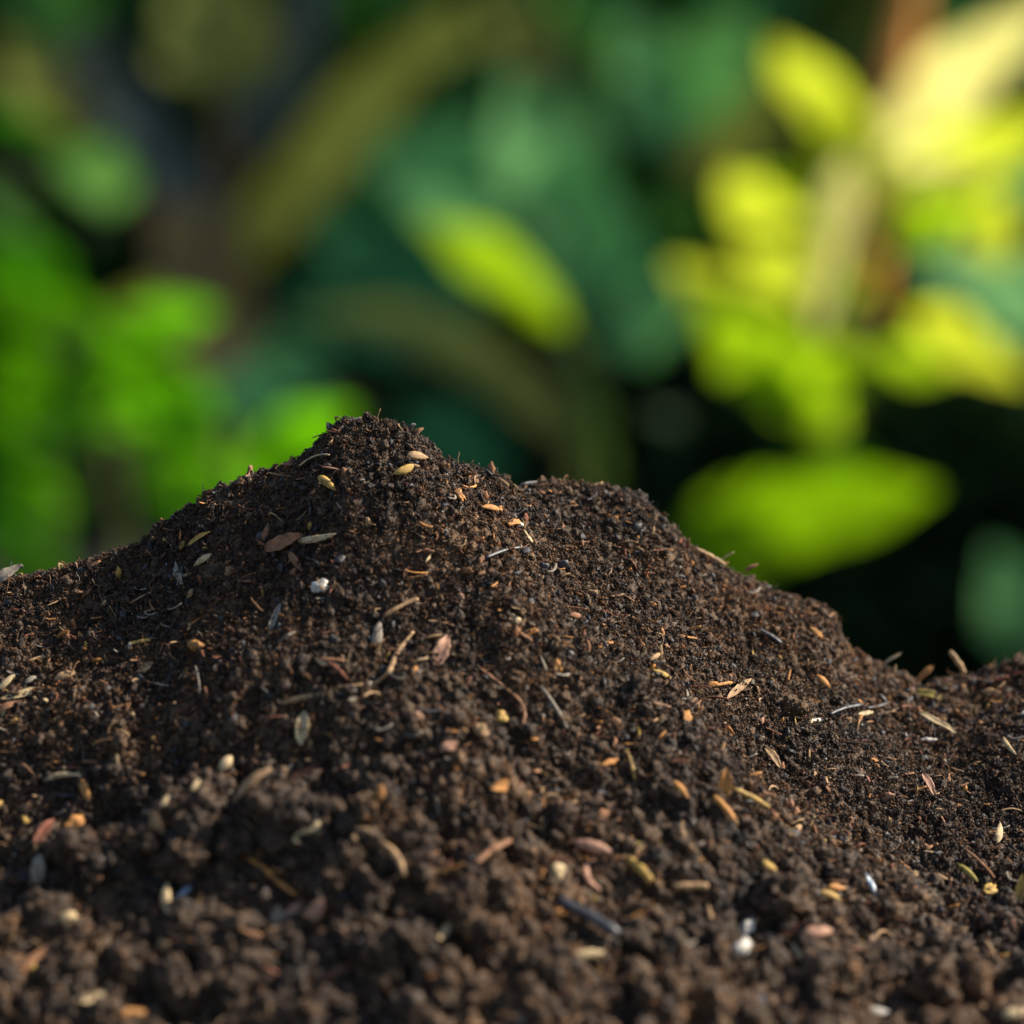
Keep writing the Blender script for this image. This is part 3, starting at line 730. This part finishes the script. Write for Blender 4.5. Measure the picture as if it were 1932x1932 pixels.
# bent twigs and roots, traced by their course over the soil
BENT = [
 ([(778, 1198), (757, 1228), (748, 1250), (738, 1272), (722, 1288), (700, 1296), (668, 1300), (640, 1302)], 11, 'tan', 'kinked tan root curling down the middle of the slope'),
 ([(601, 1540), (600, 1556), (590, 1570), (572, 1576), (556, 1592)], 16, 'cream', 'kinked cream husk piece right of the large clod'),
 ([(666, 1590), (676, 1573), (692, 1568), (708, 1580)], 13, 'tan', 'arched tan chip above the pale-topped clod'),
 ([(1122, 1628), (1107, 1640), (1106, 1658), (1115, 1674), (1130, 1686)], 16, 'pink', 'C-shaped pinkish husk below the smooth pinkish husk'),
 ([(444, 1612), (464, 1621), (482, 1630), (504, 1648), (530, 1668), (564, 1692)], 14, 'orange', 'long orange-tan root at the lower left'),
 ([(470, 1812), (505, 1835), (540, 1852), (580, 1856), (625, 1846), (665, 1830)], 14, 'red', 'sagging reddish root near the bottom edge'),
 ([(902, 1264), (930, 1284), (955, 1302), (980, 1325), (990, 1350), (984, 1378)], 8, 'brown', 'curved brown root left of the long grey stick'),
 ([(1655, 1316), (1668, 1330), (1650, 1338), (1630, 1340)], 8, 'slate', 'hooked charcoal twig above the pale flake on the right'),
 ([(430, 1735), (455, 1760), (490, 1775), (505, 1800)], 12, 'brown', 'dull brown root left of the faint grey leaflet'),
]
for i, (pl, W, colr, lab) in enumerate(BENT):
    pts = []
    for (px, py) in pl:
        p = on_soil(px, py); n_ = normal(np.float64(p[0]), np.float64(p[1]), .003); pts.append(p + n_ * .0012)
    fine_pts = []
    for a in range(len(pts) - 1):
        p0 = pts[max(a - 1, 0)]; p1, p2 = pts[a], pts[a + 1]; p3 = pts[min(a + 2, len(pts) - 1)]
        for k in range(5):
            t = k / 5; fine_pts.append(.5 * ((2 * p1) + (-p0 + p2) * t + (2 * p0 - 5 * p1 + 4 * p2 - p3) * t * t + (-p0 + 3 * p1 - 3 * p2 + p3) * t ** 3))
    fine_pts.append(pts[-1]); c0 = fine_pts[0].copy()
    V_, F_ = tube([p - c0 for p in fine_pts], W / 2 * px2m(c0), 9, .7, .7, i, .35)
    o = mesh_obj('root', V_, F_, MAT[colr]); o.location = c0.tolist()
    tag(o, lab, 'root', 'plant debris lying on the soil')

# ------------------------------------------------------------------ plants behind the heap
LM = {
 'sunny': leaf_material('leaf_sunny', (.34, .40, .03), (.56, .66, .03), .6, .6, .2),
 'pale': leaf_material('leaf_pale_yellow', (.72, .64, .16), (.96, .84, .22), .6, .5, .3),
 'lime': leaf_material('leaf_lime', (.15, .30, .006), (.34, .56, .008), .6, .6, .2),
 'low': leaf_material('leaf_low_lime', (.11, .24, .002), (.17, .33, .002), .6, .6, .2),
 'sage': leaf_material('leaf_sage', (.21, .55, .17), (.12, .36, .07), .3, .6, .3),
 'green': leaf_material('leaf_green', (.05, .24, .008), (.08, .36, .005), .55, .6, .2),
 'fresh': leaf_material('leaf_fresh', (.08, .28, .004), (.13, .43, .003), .55, .6, .2),
 'teal': leaf_material('leaf_waxy_teal', (.20, .60, .20), (.09, .32, .09), .2, .6, .3),
 'tealdark': leaf_material('leaf_dark_teal', (.05, .27, .10), (.02, .15, .05), .2, .6, .3),
 'deep': leaf_material('leaf_deep_green', (.10, .28, .04), (.09, .28, .02), .3, .6, .3),
 'olive': leaf_material('leaf_olive', (.24, .26, .05), (.18, .20, .03), .3, .6, .3),
 'bronze': leaf_material('leaf_bronze', (.22, .15, .06), (.16, .12, .03), .25, .65, .3),
 'slate': leaf_material('leaf_slate', (.09, .11, .10), (.03, .05, .04), .15, .6, .3),
 'shade': leaf_material('leaf_deep_shade', (.018, .045, .014), (.01, .03, .006), .25, .7, .2),  # near-black leaf colour carries the shade of the dark pockets
 'dark': leaf_material('leaf_shade', (.06, .17, .028), (.045, .13, .014), .25, .65, .2),
}
STEM = {
 'orange': leaf_material('stem_orange', (.80, .34, .07), (.6, .25, .05), .2, scale=20),
 'brown': leaf_material('stem_brown', (.10, .065, .035), (.02, .02, .01), .03, .8, .2, 20),
 'shoot': leaf_material('stem_shoot', (.12, .22, .02), (.14, .24, .01), .4, scale=20),
 'green': leaf_material('stem_green', (.10, .14, .03), (.10, .14, .02), .2, scale=20),
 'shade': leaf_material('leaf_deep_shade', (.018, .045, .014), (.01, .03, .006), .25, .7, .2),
 'dark': leaf_material('stem_dark', (.02, .018, .012), (.01, .01, .005), .03, .8, .2, 20),
}
TILT = {'low': -.42, 'sage': .24, 'pale': -.5, 'sunny': -.45, 'lime': -.42, 'fresh': -.35, 'green': -.25, 'olive': .15, 'bronze': .1}
SUNV = np.array(sdir[:])
def blade(P0, P1, width, tilt=0.0, bend=.12, fold=.13, shape=.8, view=True):
    """leaf blade from its petiole end P0 to its tip P1; bend bows it upwards, fold lifts both halves from the midrib"""
    P0, P1 = np.asarray(P0, float), np.asarray(P1, float); ax = P1 - P0; L = np.linalg.norm(ax); ax /= L
    tc = CAM - (P0 + P1) / 2; tc /= np.linalg.norm(tc)
    nrm = tc - ax * np.dot(tc, ax); nrm /= np.linalg.norm(nrm) + 1e-9
    tgt = tc * (1 - abs(tilt)) + SUNV * tilt; tgt = tgt - ax * np.dot(tgt, ax); tgt /= np.linalg.norm(tgt)
    width = width / max(.5, float(np.dot(tgt, nrm))); nrm = tgt; s = np.cross(ax, nrm)
    V_, F_ = [], []; nu, nv = 15, 9
    upv = np.array([0, 0, 1.0])
    for i in range(nu):
        u = i / (nu - 1); wv = width / 2 * max(.02, math.sin(math.pi * u ** shape)) ** .8
        c0 = P0 + ax * L * u + upv * bend * L * (4 * u * (1 - u)); wv *= 1 + .10 * math.sin(u * 11 + L * 90)
        for k in range(nv):
            v = -1 + 2 * k / (nv - 1)
            V_.append(c0 + s * wv * v + nrm * (abs(v) * fold * wv + .06 * wv * math.sin(u * 16 + v * 2)))
    for i in range(nu - 1):
        for k in range(nv - 1): a = i * nv + k; F_.append((a, a + nv, a + nv + 1, a + 1))
    return V_, F_
def w_at(px_w, P): return px_w * float(np.dot(np.asarray(P) - CAM, FWD)) / K
def smooth_path(pts, k=5):
    pts = [np.asarray(p, float) for p in pts]; out = []
    for a in range(len(pts) - 1):
        p0 = pts[max(a - 1, 0)]; p1, p2 = pts[a], pts[a + 1]; p3 = pts[min(a + 2, len(pts) - 1)]
        for j in range(k):
            t = j / k; out.append(.5 * ((2 * p1) + (-p0 + p2) * t + (2 * p0 - 5 * p1 + 4 * p2 - p3) * t * t + (-p0 + 3 * p1 - 3 * p2 + p3) * t ** 3))
    out.append(pts[-1]); return out
def nearest_on(path, p):
    d = [np.linalg.norm(q - p) for q in path]; return path[int(np.argmin(d))]
def far(y): return .50 + 1.50 * y
def plant(name, label, cat, root_xy, stem_px, stem_w, stem_mat, leaves, group=None):
    """stem_px: (x, y in the photo, depth y) from the soil up; leaves: (base, tip, width, depth base, depth tip, material, roll, bend)"""
    stem_px = [(a, b, far(c)) for a, b, c in stem_px]; stem_w = stem_w * 1.5
    q0 = at_y(*stem_px[0]); rt = np.array([q0[0], q0[1], GROUND_Z]); e = bpy.data.objects.new(name, None); link(e); e.location = rt.tolist()
    e.empty_display_size = .05
    tag(e, label, cat, group)
    path = smooth_path([rt - [0, 0, .01]] + [at_y(*s) for s in stem_px])
    V_, F_ = tube([p - rt for p in path], stem_w / 2, 8, 1, .55)
    mesh_obj('stem', V_, F_, STEM[stem_mat], e)
    for (b, t, wd, yb, yt, mt, roll, bend) in leaves:
        P0 = at_y(b[0], b[1], far(yb)); P1 = at_y(t[0], t[1], far(yt))
        if TILT.get(mt, 0) < -.3:                       # blades that would stand edge-on to the sun reach forward instead
            for k in range(8):
                ax = (P1 - P0) / np.linalg.norm(P1 - P0)
                if abs(np.dot(ax, SUNV)) < .7: break
                P1 = at_y(t[0], t[1], far(yt) - .025 * (k + 1))
        V_, F_ = blade(P0, P1, w_at(wd, (P0 + P1) / 2), TILT.get(mt, .05), bend)
        o = mesh_obj('leaf', [v - P0 for v in V_], F_, LM[mt], e); o.location = (P0 - rt).tolist()
        q = nearest_on(path, P0); dq = np.linalg.norm(q - P0)
        if dq > .006:
            mid = (q + P0) / 2 + np.array([0, 0, -.12 * dq]); pp = smooth_path([q, mid, P0 + (P1 - P0) * .04], 4)
            V_, F_ = tube([x - P0 for x in pp], .0035, 6, 1, .9); mesh_obj('petiole', V_, F_, STEM['green' if stem_mat != 'brown' else 'brown'], o)
    return e

plant('garden_croton', 'tall sunlit plant with broad yellow leaves on an orange stem', 'plant', (.50, 1.50),
 [(1545, 1000, 1.50), (1570, 800, 1.48), (1612, 640, 1.48), (1640, 490, 1.48), (1665, 300, 1.48), (1705, 90, 1.5), (1730, -60, 1.5)], .030, 'orange', [
 ((1640, 300), (1995, 0), 130, 1.44, 1.36, 'pale', 0, .03),
 ((1650, 340), (2015, 215), 130, 1.42, 1.34, 'sunny', 0, -.02),
 ((1620, 330), (1850, 300), 130, 1.38, 1.32, 'pale', 0, -.08),
 ((1625, 280), (1455, 75), 100, 1.44, 1.36, 'sunny', 0, .04),
 ((1700, 300), (1520, 250), 120, 1.46, 1.42, 'sunny', 0, .02),
 ((1640, 360), (1560, 200), 100, 1.42, 1.40, 'sunny', 0, 0),
 ((1550, 560), (1370, 320), 150, 1.20, 1.14, 'sunny', 0, .05),
 ((1595, 290), (1545, 630), 90, 1.21, 1.15, 'pale', 0, .02),
 ((1530, 670), (1262, 495), 130, 1.30, 1.22, 'sunny', 0, .05),
 ((1570, 785), (1320, 570), 150, 1.26, 1.20, 'lime', 0, 0),
 ((1575, 820), (1430, 650), 105, 1.24, 1.20, 'lime', 0, 0),
 ((1585, 600), (1440, 430), 130, 1.30, 1.26, 'lime', 0, 0),
 ((1600, 700), (1560, 860), 70, 1.40, 1.38, 'olive', 0, 0),
 ((1640, 560), (1450, 480), 120, 1.36, 1.32, 'lime', 0, .02),
 ((1640, 730), (1470, 630), 110, 1.34, 1.30, 'lime', 0, .02),
 ((1610, 430), (1420, 330), 100, 1.36, 1.33, 'lime', 0, .02),
 ((1655, 470), (1860, 385), 85, 1.34, 1.26, 'lime', 0, .04),
 ((1680, 420), (1800, 330), 80, 1.40, 1.34, 'sunny', 0, 0),
 ((1850, 370), (1905, 500), 105, 1.30, 1.26, 'sunny', 0, 0),
 ((1715, 595), (1940, 720), 90, 1.36, 1.28, 'sunny', 0, .03),
 ((1660, 660), (1790, 700), 60, 1.40, 1.36, 'lime', 0, -.03),
 ((1450, 930), (1430, 760), 60, 1.46, 1.46, 'sage', 0, 0),
 ])
plant('broadleaf_seedling', 'low plant with one broad lime leaf arching behind the right slope', 'plant', (.30, 1.22),
 [(1330, 1200, 1.32), (1300, 1110, 1.31), (1290, 1050, 1.30)], .010, 'green', [
 ((1270, 1030), (1765, 922), 170, 1.30, 1.24, 'low', -8, .02),
 ((1290, 1040), (1640, 860), 110, 1.33, 1.30, 'green', -8, .02),
 ])
plant('young_shoot', 'young shoot holding up a single small bright lime leaf', 'plant', (.16, 1.42),
 [(1140, 1150, 1.42), (1125, 900, 1.42), (1118, 760, 1.42), (1078, 650, 1.42)], .024, 'shoot', [
 ((1066, 632), (790, 418), 98, 1.42, 1.38, 'lime', -25, .10),
 ((1135, 880), (560, 600), 90, 1.46, 1.56, 'olive', 10, .14),
 ((1130, 960), (1100, 760), 80, 1.48, 1.50, 'olive', 0, 0),
 ])
plant('blade_leaf_plant', 'plant with long olive and grey blades spreading in a V from a brown stalk', 'plant', (-.22, 2.05),
 [(410, 1050, 2.05), (405, 760, 2.05), (415, 620, 2.05), (420, 520, 2.05)], .030, 'brown', [
 ((430, 520), (880, -10), 135, 2.05, 1.95, 'olive', 10, .03),
 ((420, 500), (120, 60), 120, 2.05, 2.1, 'slate', 10, .05),
 ((440, 560), (300, 380), 190, 2.0, 2.0, 'bronze', 0, 0),
 ((480, 680), (300, 500), 180, 2.0, 2.0, 'bronze', 10, 0),
 ((420, 180), (390, -70), 240, 2.2, 2.2, 'olive', 0, 0),
 ((450, 300), (620, -70), 130, 2.3, 2.3, 'slate', 0, 0),
 ((520, 330), (960, 60), 90, 2.3, 2.2, 'olive', 0, .1),
 ((420, 780), (520, 660), 140, 2.0, 2.0, 'teal', 0, 0),
 ])
plant('teal_leaf_shrub', 'shrub with broad waxy blue-green leaves behind the small lime leaf', 'shrub', (.12, 2.15),
 [(1090, 1200, 2.15), (1060, 800, 2.15), (1040, 500, 2.15), (1010, 300, 2.15), (1080, 90, 2.2)], .022, 'dark', [
 ((1110, 450), (950, 140), 230, 2.05, 1.98, 'sage', 5, .0),
 ((1140, 560), (980, 300), 250, 2.08, 2.0, 'teal', -5, .0),
 ((960, 400), (680, 270), 210, 2.1, 2.05, 'teal', 10, .05),
 ((930, 560), (560, 400), 230, 2.15, 2.1, 'tealdark', 10, .05),
 ((900, 620), (520, 560), 180, 2.15, 2.1, 'tealdark', 10, .02),
 ((1130, 640), (1330, 540), 150, 2.05, 2.0, 'sage', 10, .0),
 ((1100, 500), (1320, 580), 130, 2.1, 2.05, 'tealdark', 10, .0),
 ((960, 900), (740, 770), 140, 2.15, 2.1, 'tealdark', 10, .03),
 ((620, 720), (470, 650), 120, 2.1, 2.1, 'teal', 10, .0),
 ])
plant('dull_green_shrub', 'shrub with soft sage green leaves between the teal shrub and sunlit plant', 'shrub', (.38, 2.35),
 [(1360, 1100, 2.35), (1330, 700, 2.35), (1290, 350, 2.35), (1260, 60, 2.35)], .020, 'dark', [
 ((1300, 260), (1160, 30), 180, 2.25, 2.2, 'sage', 5, .0),
 ((1260, 230), (1400, 20), 180, 2.25, 2.2, 'sage', -5, .0),
 ((1300, 330), (1480, 120), 170, 2.3, 2.25, 'olive', 5, .0),
 ((1200, 180), (980, 20), 160, 2.3, 2.25, 'deep', 5, .0),
 ((1320, 480), (1200, 330), 160, 2.3, 2.25, 'olive', 5, .0),
 ((1060, 120), (930, -40), 130, 2.25, 2.2, 'sage', 5, .0),
 ] if False else [
 ((1300, 280), (1170, 30), 190, 2.25, 2.2, 'sage', 5, .0),
 ((1260, 230), (1410, 20), 170, 2.25, 2.2, 'sage', -5, .0),
 ((1300, 330), (1500, 120), 150, 2.3, 2.25, 'olive', 5, .0),
 ((1200, 180), (980, 20), 160, 2.3, 2.25, 'deep', 5, .0),
 ((1320, 480), (1200, 330), 150, 2.3, 2.25, 'deep', 5, .0),
 ((1040, 120), (900, -40), 130, 2.25, 2.2, 'olive', 5, .0),
 ])
plant('fern_like_herb', 'bright green leafy herb behind the left slope of the heap', 'plant', (-.36, 1.60),
 [(240, 1150, 1.58), (230, 1000, 1.58), (200, 850, 1.58), (150, 700, 1.56), (90, 560, 1.56)], .012, 'green', [
 ((130, 620), (-40, 530), 85, 1.34, 1.30, 'fresh', 0, .04),
 ((120, 780), (-50, 690), 85, 1.36, 1.32, 'fresh', 0, .04),
 ((110, 900), (-40, 830), 80, 1.38, 1.34, 'green', 0, .04),
 ((330, 730), (180, 650), 70, 1.40, 1.36, 'fresh', 0, .04),
 ((420, 830), (270, 740), 75, 1.42, 1.38, 'green', 0, .04),
 ((60, 560), (-30, 470), 50, 1.30, 1.27, 'green', 0, .05),
 ((200, 620), (90, 560), 50, 1.30, 1.27, 'fresh', 0, .05),
 ((300, 640), (200, 600), 50, 1.33, 1.30, 'green', 0, .05),
 ((90, 700), (0, 650), 55, 1.26, 1.24, 'fresh', 0, .05),
 ((250, 720), (140, 690), 55, 1.28, 1.25, 'fresh', 0, .05),
 ((60, 830), (-30, 770), 55, 1.28, 1.25, 'fresh', 0, .05),
 ((160, 840), (60, 780), 55, 1.30, 1.27, 'green', 0, .05),
 ((400, 780), (320, 700), 50, 1.32, 1.29, 'fresh', 0, .05),
 ((120, 960), (30, 880), 60, 1.28, 1.25, 'fresh', 0, .05),
 ((60, 1030), (-20, 960), 60, 1.30, 1.27, 'green', 0, .05),
 ((390, 920), (310, 850), 55, 1.34, 1.31, 'fresh', 0, .05),
 ((350, 1000), (290, 930), 50, 1.34, 1.31, 'green', 0, .05),
 ((150, 590), (-40, 540), 80, 1.54, 1.50, 'green', 0, .08),
 ((140, 640), (-60, 620), 80, 1.56, 1.50, 'fresh', 0, .05),
 ((130, 540), (-10, 450), 80, 1.60, 1.56, 'green', 0, .05),
 ((180, 660), (420, 585), 85, 1.52, 1.46, 'fresh', 0, .05),
 ((190, 640), (310, 540), 70, 1.60, 1.56, 'olive', 0, .03),
 ((330, 750), (70, 690), 85, 1.54, 1.48, 'green', 0, .08),
 ((220, 730), (-20, 730), 90, 1.50, 1.46, 'fresh', 0, .03),
 ((180, 770), (-40, 820), 80, 1.48, 1.44, 'green', 0, .05),
 ((170, 790), (440, 810), 100, 1.50, 1.44, 'fresh', 0, .09),
 ((210, 760), (400, 720), 80, 1.56, 1.50, 'green', 0, .04),
 ((280, 820), (440, 920), 85, 1.46, 1.42, 'fresh', 0, .05),
 ((300, 830), (345, 1010), 85, 1.50, 1.46, 'fresh', 0, 0),
 ((420, 880), (380, 980), 70, 1.54, 1.50, 'green', 0, 0),
 ((70, 850), (110, 1050), 100, 1.48, 1.44, 'fresh', 0, 0),
 ((20, 860), (0, 1060), 90, 1.50, 1.46, 'green', 0, 0),
 ((90, 830), (-40, 930), 90, 1.52, 1.48, 'green', 0, .03),
 ((160, 1110), (-40, 1060), 60, 1.5, 1.46, 'fresh', 0, .03),
 ((200, 700), (260, 620), 60, 1.6, 1.6, 'sage', 0, .03),
 ])
plant('bright_seedling', 'small seedling with a glowing green leaf touching the left of the peak', 'plant', (-.18, 1.34),
 [(440, 1100, 1.34), (440, 980, 1.34), (450, 920, 1.33)], .008, 'green', [
 ((450, 930), (670, 770), 115, 1.32, 1.28, 'fresh', 0, .06),
 ((450, 930), (360, 1000), 80, 1.32, 1.30, 'fresh', 0, .03),
 ])
plant('edge_shrub', 'mixed green shrub at the far left with a few light leaves', 'shrub', (-.62, 2.0),
 [(60, 1100, 2.0), (40, 700, 2.0), (20, 400, 2.0), (10, 100, 2.0)], .020, 'dark', [
 ((110, 270), (-60, 200), 70, 1.95, 1.9, 'green', 10, .0),
 ((140, 260), (0, 60), 110, 1.98, 1.9, 'olive', 10, .0),
 ((80, 450), (-60, 330), 70, 1.95, 1.9, 'deep', 10, .0),
 ((70, 520), (-60, 460), 60, 1.95, 1.9, 'green', 10, .0),
 ((150, 80), (60, -60), 140, 2.0, 2.0, 'deep', 10, .0),
 ((230, 180), (110, 20), 130, 2.1, 2.0, 'slate', 10, .0),
 ((260, 350), (100, 300), 120, 2.1, 2.0, 'deep', 10, .0),
 ])
plant('drooping_shrub', 'shrub with drooping grey-green leaves at the far right edge', 'shrub', (.80, 1.9),
 [(2010, 1100, 1.9), (2000, 800, 1.9), (1990, 550, 1.9)], .018, 'dark', [
 ((2000, 520), (1720, 500), 130, 1.85, 1.8, 'sage', 10, .0),
 ((2000, 640), (1850, 560), 130, 1.85, 1.8, 'sage', 10, .0),
 ((2010, 800), (1690, 690), 150, 1.85, 1.8, 'sage', 10, .0),
 ((2010, 930), (1720, 780), 130, 1.85, 1.8, 'olive', 10, .02),
 ((1960, 1240), (1870, 1030), 150, 1.36, 1.33, 'sage', 10, .0),
 ((2000, 330), (1870, 330), 120, 2.0, 1.9, 'deep', 10, .0),
 ])
# dark shrubs that close off the view further back
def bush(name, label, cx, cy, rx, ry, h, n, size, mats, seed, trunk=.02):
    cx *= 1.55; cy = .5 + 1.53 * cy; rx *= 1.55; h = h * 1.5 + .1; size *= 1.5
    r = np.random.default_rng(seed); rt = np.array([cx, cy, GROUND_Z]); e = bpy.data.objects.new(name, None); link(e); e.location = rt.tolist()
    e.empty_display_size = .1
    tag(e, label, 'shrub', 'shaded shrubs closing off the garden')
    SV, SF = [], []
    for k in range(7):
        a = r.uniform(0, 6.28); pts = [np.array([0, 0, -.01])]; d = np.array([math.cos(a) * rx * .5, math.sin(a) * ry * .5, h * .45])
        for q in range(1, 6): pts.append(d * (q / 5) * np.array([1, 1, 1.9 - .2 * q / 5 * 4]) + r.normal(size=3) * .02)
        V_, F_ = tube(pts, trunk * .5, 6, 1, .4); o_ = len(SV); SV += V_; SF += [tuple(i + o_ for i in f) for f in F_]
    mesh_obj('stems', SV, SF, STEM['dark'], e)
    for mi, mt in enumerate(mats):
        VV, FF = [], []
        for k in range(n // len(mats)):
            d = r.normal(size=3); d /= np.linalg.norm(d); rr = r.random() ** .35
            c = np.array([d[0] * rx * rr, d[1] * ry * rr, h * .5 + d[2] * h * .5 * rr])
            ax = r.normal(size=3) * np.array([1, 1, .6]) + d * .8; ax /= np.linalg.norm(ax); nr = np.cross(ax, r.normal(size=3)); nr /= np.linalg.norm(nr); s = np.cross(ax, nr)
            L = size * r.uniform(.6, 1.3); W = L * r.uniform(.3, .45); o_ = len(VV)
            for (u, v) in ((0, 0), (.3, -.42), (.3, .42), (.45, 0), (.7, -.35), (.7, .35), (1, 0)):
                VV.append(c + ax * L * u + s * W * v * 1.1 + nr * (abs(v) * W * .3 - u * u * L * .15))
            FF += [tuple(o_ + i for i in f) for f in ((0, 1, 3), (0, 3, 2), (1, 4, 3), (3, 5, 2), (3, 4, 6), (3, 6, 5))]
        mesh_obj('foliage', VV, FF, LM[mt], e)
    return e
bush('leafy_shrub', 'mid-green leafy shrub showing between the olive blades and the teal leaves', -.10, 2.55, .40, .16, .95, 650, .16, ['deep', 'teal', 'olive'], 41)
bush('leafy_shrub', 'mid-green leafy shrub above and left of the sunlit yellow plant', .36, 2.6, .36, .16, .98, 650, .16, ['deep', 'sage', 'olive'], 42)
bush('leafy_shrub', 'mid-green leafy shrub at the right behind the sunlit plant', .86, 2.2, .30, .14, .70, 480, .15, ['deep', 'sage', 'olive'], 43)
bush('leafy_shrub', 'mid-green leafy shrub at the left behind the bright herb', -.66, 2.5, .34, .16, .85, 520, .15, ['deep', 'tealdark', 'deep'], 44)
bush('dark_shrub', 'dark shrub behind the grey and olive blades', -.55, 3.0, .55, .35, 1.35, 2600, .13, ['dark', 'deep'], 11)
bush('dark_shrub', 'deep green shrub behind the waxy blue-green leaves', .15, 3.1, .55, .35, 1.35, 2600, .13, ['dark', 'tealdark'], 12)
bush('dark_shrub', 'dark shrub behind the sunlit yellow plant', .85, 3.0, .6, .35, 1.3, 2600, .13, ['dark', 'deep'], 13)
bush('dark_shrub', 'dark shrub furthest left beyond the edge shrub', -1.35, 3.1, .6, .4, 1.4, 2200, .13, ['dark', 'deep'], 14)
bush('dark_shrub', 'dark shrub furthest right beyond the drooping shrub', 1.65, 3.1, .6, .4, 1.4, 2200, .13, ['dark', 'deep'], 15)
bush('shade_fill_shrub', 'low shade-coloured shrub filling the dark gap under the yellow plant', .62, 2.35, .32, .2, .42, 900, .09, ['shade'], 16)  # shade between the plants is put into the leaf colour
bush('shade_fill_shrub', 'low shade-coloured shrub behind the bright herb on the left', -.52, 2.4, .32, .2, .50, 900, .09, ['shade'], 17)
bush('shade_fill_shrub', 'low shade-coloured shrub behind the young shoot', .10, 2.5, .32, .2, .45, 900, .09, ['shade'], 18)
bush('shade_fill_shrub', 'added low shade-coloured ground shrub in the dark gap under the broad lime leaf', .33, 1.42, .22, .10, .24, 1500, .06, ['shade'], 19)  # shrub added so the sunlit ground in this gap stays dark
bush('shade_fill_shrub', 'added low shade-coloured ground shrub at the right beyond the saddle', .62, 1.46, .18, .12, .24, 1100, .06, ['shade'], 20)  # added over bright ground, its near-black leaves stand in for shade
for i, x in enumerate((-1.9, -.75, .45, 1.6)):
    bush('tall_hedge_shrub', ['tall hedge shrub at the far left end', 'tall hedge shrub standing behind the V-shaped blades', 'tall hedge shrub standing behind the sage leaves', 'tall hedge shrub at the far right end'][i],
         x, 4.3, .8, .4, 2.1, 2600, .17, ['dark', 'deep'], 30 + i, .04)
